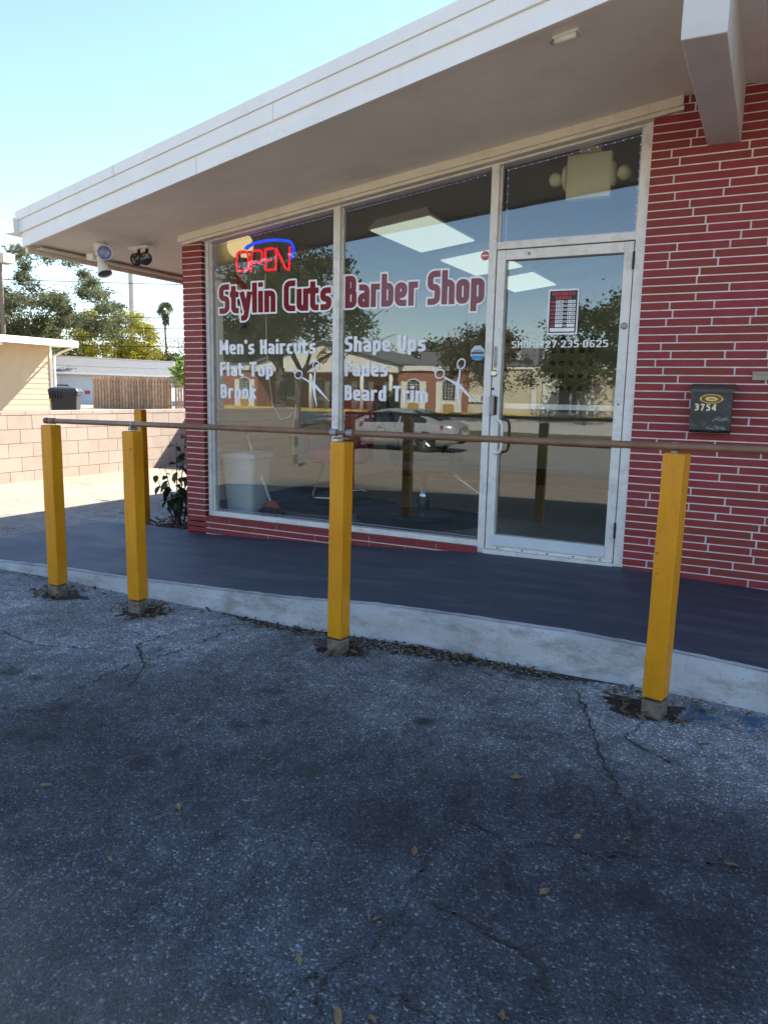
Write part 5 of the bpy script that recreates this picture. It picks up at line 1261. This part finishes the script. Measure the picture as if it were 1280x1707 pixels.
def arch_window(xc, y0, w=.47, zs=.8, zt=1.85):
    wf = MB(); n_ = 10
    ring = [(xc - w, zs), (xc + w, zs)] + [(xc + w * math.cos(math.pi * k_ / n_), zt + .28 * math.sin(math.pi * k_ / n_)) for k_ in range(n_ + 1)]
    o1 = obj('window', MB().prism([(a, y0 + .02, b) for a, b in ring], [(a, y0 - .05, b) for a, b in ring]), WHT, st)
    k2 = .86; ring2 = [(xc + (a - xc) * k2, zs + .05 + (b - zs) * .92) for a, b in ring]
    obj('pane', MB().prism([(a, y0 + .035, b) for a, b in ring2], [(a, y0 + .021, b) for a, b in ring2]), DKP, o1)
    g = MB()
    for i in range(1, 4): g.box(xc - w * k2 + i * w * k2 / 2 - .012, xc - w * k2 + i * w * k2 / 2 + .012, y0 + .036, y0 + .05, zs + .06, zt + .12)
    for i in range(1, 6): g.box(xc - w * k2, xc + w * k2, y0 + .0505, y0 + .06, zs + i * .19 - .012, zs + i * .19 + .012)
    obj('glazing_bars', g, WHT, o1)
    for s_ in (-1, 1): obj('shutter', MB().box(xc + s_ * (w + .2) - .18, xc + s_ * (w + .2) + .18, y0 + .005, y0 + .04, .0, zt + .1), WHT, o1)
    obj('apron', MB().box(xc - w, xc + w, y0 + .005, y0 + .03, .0, zs - .02), WHT, o1)
    obj('apron_panel', MB().prism([(xc + a, y0 + .05, b) for a, b in ((-.38, .2), (-.3, .1), (.3, .1), (.38, .2), (.38, .5), (.3, .6), (-.3, .6), (-.38, .5))], [(xc + a, y0 + .031, b) for a, b in ((-.38, .2), (-.3, .1), (.3, .1), (.38, .2), (.38, .5), (.3, .6), (-.3, .6), (-.38, .5))]), GOLD, o1)
for xx in (sx_(-18.34), sx_(-15.93), sx_(-31.5), sx_(-34.2)): arch_window(xx, 0)
for xx in (sx_(-29.4), sx_(-26.9), sx_(-23.4), sx_(-20.9)): arch_window(xx, -2.6)
dr = obj('entrance_door', MB().box(sx_(-10.1), sx_(-7.9), -.09, .1, -.1, 2.3), WHT, st)
obj('door_pane', MB().box(sx_(-9.1), sx_(-8.5), .101, .12, .3, 1.9), DKP, dr); obj('door_pane', MB().box(sx_(-8.35), sx_(-8.1), .101, .12, .3, 1.9), DKP, dr)
for xx in (-10.6, -7.5): obj('pilaster', MB().box(sx_(xx) - .16, sx_(xx) + .16, -.09, .12, -.1, 2.7), WHT, st)
obj('roof', MB().hexa([(sx_(-36.3), -8.2, 2.901), (sx_(-6), -8.2, 2.901), (sx_(-6), 0, 2.901), (sx_(-36.3), 0, 2.901), (sx_(-35), -5, 3.3), (sx_(-8), -5, 3.3), (sx_(-8), -4, 3.3), (sx_(-35), -4, 3.3)]), SHG, st)
obj('roof_unit', MB().box(sx_(-19.0), sx_(-17.6), -3.5, -2.4, 3.0, 3.9), MAT['steel'], st); obj('roof_unit', MB().box(sx_(-12.3), sx_(-11.2), -3.5, -2.6, 3.0, 4.1), MAT['steel'], st)
sgn = thing('notice_sign', 'small white notice board on the tan wall across the street', 'sign', (-14.1, YB - .02, .75)); obj('board', MB().box(-.55, .55, 0, .05, 0, .45), WHT, sgn); obj('blue_mark', MB().box(.25, .45, .051, .056, .08, .36), M('blue_mark', (.1, .15, .4), .6), sgn)

# trees over there
make_tree('street_oak', 'big leaning oak in front of the office, mirrored in the left window', (-20.1, -26.0, -.72), 10.4, (5.2, 4.6, 3.6, 6.6), OAK, 31, 15000, .22, .38, .30, (.05, 0), clump=1.0, gap=.2)
make_tree('street_oak', 'slim second trunk oak beside the big leaning oak', (-18.7, -25.5, -.74), 8.3, (3.2, 3.0, 2.6, 5.8), OAK, 33, 7000, .2, .2, .34, (.06, 0), clump=.9, gap=.3)
rowt = [(-46, -58, 9.0, OAK), (-38, -60, 8.2, MID), (-31.5, -57, 7.6, BRN), (-26, -60, 8.6, MID), (-20.5, -58, 9.4, BRN), (-14.5, -60, 8.0, MID), (-10, -57, 7.2, MID), (-5, -55, 8.5, OAK), (0, -52, 10.5, OAK), (5, -50, 12, OAK), (11, -52, 12.5, MID), (18, -54, 12, OAK), (-6.6, -50, 10, OAK), (-10.8, -51, 7.6, MID), (-2.4, -49, 10.5, OAK)]
tl_ = ['dense oak far left of the tree row behind the office', 'second tree of the row behind the office, green', 'brownish bare-looking tree behind the office portico', 'rounded green tree behind the office wing', 'tallest brownish tree above the office wing', 'green tree above the tan office wall', 'low green tree behind the tan office wall', 'oak mirrored low in the door glass', 'tall oak mirrored in the middle of the door glass', 'very tall oak mirrored at the right of the door glass', 'broad green tree beyond the door glass reflection', 'last oak of the row behind the office', 'tall oak rising behind the right end of the tan office wall', 'middle green tree behind the tan office wall', 'tall oak just past the end of the tan office wall']
for i, (x, y, h, lm) in enumerate(rowt):
    h = h * (.72 if -45 < x < -7.5 else .95)
    make_tree('row_tree', tl_[i], (x, y, 0), h, (h * .5, h * .4, h * .42, h * .56), lm, 50 + i, 8000, .36, .26, .25, group='trees behind the office', clump=1.3)
make_tree('flowering_tree', 'pale small tree in front of the tan wall, mirrored in the door', (-11.6, -32.5, -.4), 5.0, (3.0, 2.2, 2.0, 3.0), BRN, 71, 9000, .16, .12, .3, clump=.7)
make_tree('small_tree', 'bushy tree at the right end of the tan office wall, mirrored in the door', (-6.6, -33.5, -.4), 6.5, (2.6, 2.4, 2.6, 3.6), MID, 73, 9000, .2, .14, .2, clump=.8)
hd = thing('clipped_bush', 'dark clipped bush against the office wing', 'bush', (-19.6, -37.0, -.05))
m = MB(); r = random.Random(3)
for _ in range(900):
    a = r.uniform(0, 6.28); q = r.uniform(.7, 1.0); b = r.uniform(0, 1.4); c = Vector((math.cos(a) * .75 * q, math.sin(a) * .6 * q, b)); u = Vector((r.uniform(-1, 1), r.uniform(-1, 1), r.uniform(-1, 1))).normalized() * .1; v = u.orthogonal() * .7
    m.add([tuple(c - u), tuple(c + v), tuple(c + u), tuple(c - v)], [(0, 1, 2, 3)])
obj('foliage', m, OAK, hd)
# square pillar beyond the wall, mirrored in the left window
spil = thing('roadside_pillar', 'square beige concrete pillar beyond the block wall, mirrored in the left window', 'pillar', (-9.7, -8.6, -.56))
obj('shaft', MB().box(-.14, .14, -.14, .14, -.1, 4.2), MAT['concrete'], spil, bev=.01); obj('pillar_cap', MB().box(-.17, .17, -.17, .17, 4.2, 4.28), MAT['concrete'], spil)

# silver sedan in the street, mirrored in the right window
car = thing('sedan_car', 'silver four-door sedan standing in the street, mirrored in the right window', 'car', (-9.84, -18.55, -.795), math.pi - .07)
PAINT = M('silver_car_paint', (.40, .395, .38), .3, .02, 2, metal=.35, spec=.6, bs=0)
CG = M('dark_car_glass', (.012, .014, .016), .06, .1, 2, spec=.9, bs=0); TYR = M('black_tyre', (.015, .015, .015), .85, .1, 20); RIM = M('alloy_rim', (.6, .6, .6), .25, .05, 10, metal=.9)
# stations along +x (front): x, sill z, belt z, roof z, half width, roof half width
stn = [(-2.42, .42, .80, .84, .62, .40), (-2.36, .32, .90, .96, .78, .50), (-2.15, .25, .97, 1.02, .88, .60), (-1.75, .22, .98, 1.06, .91, .62), (-1.15, .2, .98, 1.27, .92, .60), (-.55, .19, .97, 1.41, .92, .59), (.0, .19, .96, 1.45, .92, .59), (.45, .19, .95, 1.42, .92, .59), (.95, .2, .94, 1.24, .92, .60), (1.45, .21, .92, 1.0, .91, .64), (1.95, .23, .84, .88, .88, .62), (2.3, .27, .72, .76, .78, .52), (2.44, .36, .62, .65, .60, .4)]
body = MB(); glassm = MB(); secs = []
for (x, zs, zb, zr, hw, rh) in stn:
    half = [(hw * .80, zs), (hw * .97, zs + .10), (hw, (zs + zb) / 2), (hw * .985, zb - .12), (hw * .93, zb), (rh + .03, zr - .06), (rh * .82, zr - .012), (rh * .4, zr), (0, zr + .004)]
    full = [(x, a, b) for a, b in half] + [(x, -a, b) for a, b in half[-2::-1]]
    secs.append(full)
n_ = len(secs[0])
for q in secs: body.v += q
for j in range(len(secs) - 1):
    for i in range(n_ - 1):
        f_ = (j * n_ + i, j * n_ + i + 1, (j + 1) * n_ + i + 1, (j + 1) * n_ + i)
        body.f.append(f_)
body.f += [tuple(range(n_)), tuple(range((len(secs) - 1) * n_ + n_ - 1, (len(secs) - 1) * n_ - 1, -1))]
bo = obj('body', body, PAINT, car, smooth=True)
bo.modifiers.new('sub', 'SUBSURF').render_levels = 2
def side_win(xa, xb, nm='side_window'):
    for s_ in (-1, 1):
        def at_(x, u):
            for (p, q) in zip(stn, stn[1:]):
                if p[0] <= x <= q[0]:
                    k_ = (x - p[0]) / (q[0] - p[0]); zb, zr, hw, rh = [p[i] + (q[i] - p[i]) * k_ for i in (2, 3, 4, 5)]
                    return (x, s_ * ((hw * .93 - .02) * (1 - u) + (rh + .02) * u + .018), zb + .03 + (zr - .1 - zb - .03) * u)
        g = MB(); xs_ = [xa + (xb - xa) * i / 6 for i in range(7)]
        g.v = [at_(x, 0) for x in xs_] + [at_(x, 1) for x in xs_]
        g.f = [(i, i + 1, 8 + i, 7 + i) if s_ < 0 else (i + 1, i, 7 + i, 8 + i) for i in range(6)]
        o = obj(nm, g, CG, car); sd_ = o.modifiers.new('t', 'SOLIDIFY'); sd_.thickness = .012; sd_.offset = 0
side_win(-1.35, -.42); side_win(-.36, .95)
for (xa, za, wa, xb, zb, wb, nm) in ((1.50, 1.0, .62, .62, 1.40, .52, 'windscreen'), (-1.78, 1.075, .58, -.72, 1.405, .5, 'rear_window')):
    g = MB().add([(xa, -wa, za + .012), (xa, wa, za + .012), (xb, wb, zb + .012), (xb, -wb, zb + .012), ((xa + xb) / 2, -(wa + wb) / 2, (za + zb) / 2 + .06), ((xa + xb) / 2, (wa + wb) / 2, (za + zb) / 2 + .06)], [(0, 1, 5, 4), (4, 5, 2, 3)])
    o = obj(nm, g, CG, car); sd_ = o.modifiers.new('t', 'SOLIDIFY'); sd_.thickness = .02; sd_.offset = 0
for wx in (-1.36, 1.40):
    for s_ in (-1, 1):
        wt = thing('x', None, None) if False else None
        y0 = s_ * .80
        ty = obj('wheel', MB().lathe([(.20, -.11), (.32, -.11), (.335, -.08), (.335, .08), (.32, .11), (.20, .11)], (wx, y0, .335), 28, 'y'), TYR, car, smooth=False)
        obj('rim', MB().lathe([(.215, s_ * .112), (.20, s_ * .118), (.19, s_ * .09), (.05, s_ * .10), (.03, s_ * .12)], (wx, y0, .335), 24, 'y'), M('rim_dark', (.12, .12, .12), .4, metal=.8), ty)
        for k_ in range(5):
            a = 2 * math.pi * k_ / 5; ca, sa = math.cos(a), math.sin(a)
            obj('spoke', MB().tube([(wx + ca * .03, y0 + s_ * .118, .335 + sa * .03), (wx + ca * .2, y0 + s_ * .114, .335 + sa * .2)], [.03, .022], 6), RIM, ty)
        n2 = 16; ar = [(wx + math.cos(math.pi * k_ / n2) * .375, s_ * .915, .335 + math.sin(math.pi * k_ / n2) * .375) for k_ in range(n2 + 1)]
        g = MB(); g.v = [(wx, s_ * .926, .335)] + [(a, s_ * .926, b) for a, _, b in ar]; g.f = [(0, 1 + k_, 2 + k_) for k_ in range(n2)]
        o = obj('wheel_arch', g, MAT['black_metal'], car); sd_ = o.modifiers.new('t', 'SOLIDIFY'); sd_.thickness = .02; sd_.offset = 0
TL = M('red_tail_lamp', (.35, .01, .015), .2, .1, 10, spec=.7)
for s_ in (-1, 1):
    obj('tail_light', MB().hexa([(-2.40, s_ * .50, .76), (-1.92, s_ * .925, .80), (-1.95, s_ * .90, .80), (-2.36, s_ * .48, .76), (-2.38, s_ * .50, .90), (-1.86, s_ * .915, .93), (-1.9, s_ * .89, .93), (-2.34, s_ * .48, .90)]), TL, car)
    obj('headlight', MB().hexa([(2.38, s_ * .5, .6), (1.95, s_ * .90, .66), (1.95, s_ * .87, .66), (2.3, s_ * .48, .6), (2.33, s_ * .5, .70), (1.92, s_ * .89, .76), (1.92, s_ * .86, .76), (2.28, s_ * .48, .70)]), M('clear_lamp', (.6, .62, .65), .1, spec=.8), car)
    obj('mirror', MB().ball((.98, s_ * 1.0, .99), (.08, .1, .06), 10, 6), PAINT, car, smooth=True)
    for hx in (-.62, .30): obj('door_handle', MB().box(hx - .1, hx + .1, s_ * .925 - .015, s_ * .925 + .015, .80, .83), MAT['chrome'], car, bev=.008)
    for lx in (-1.0, -.39, .98): obj('door_seam', MB().tube([(lx - (.25 if lx == -1.0 else 0), s_ * .918, .30), (lx, s_ * .925, .62), (lx + (.05 if lx == -1.0 else 0), s_ * .875, .95)], .006, 4), MAT['black_metal'], car)
for s_ in (-1, 1): obj('number_plate', MB().box(-2.47, -2.44, -.16, .16, .55, .68), WHT, car) if s_ > 0 else None
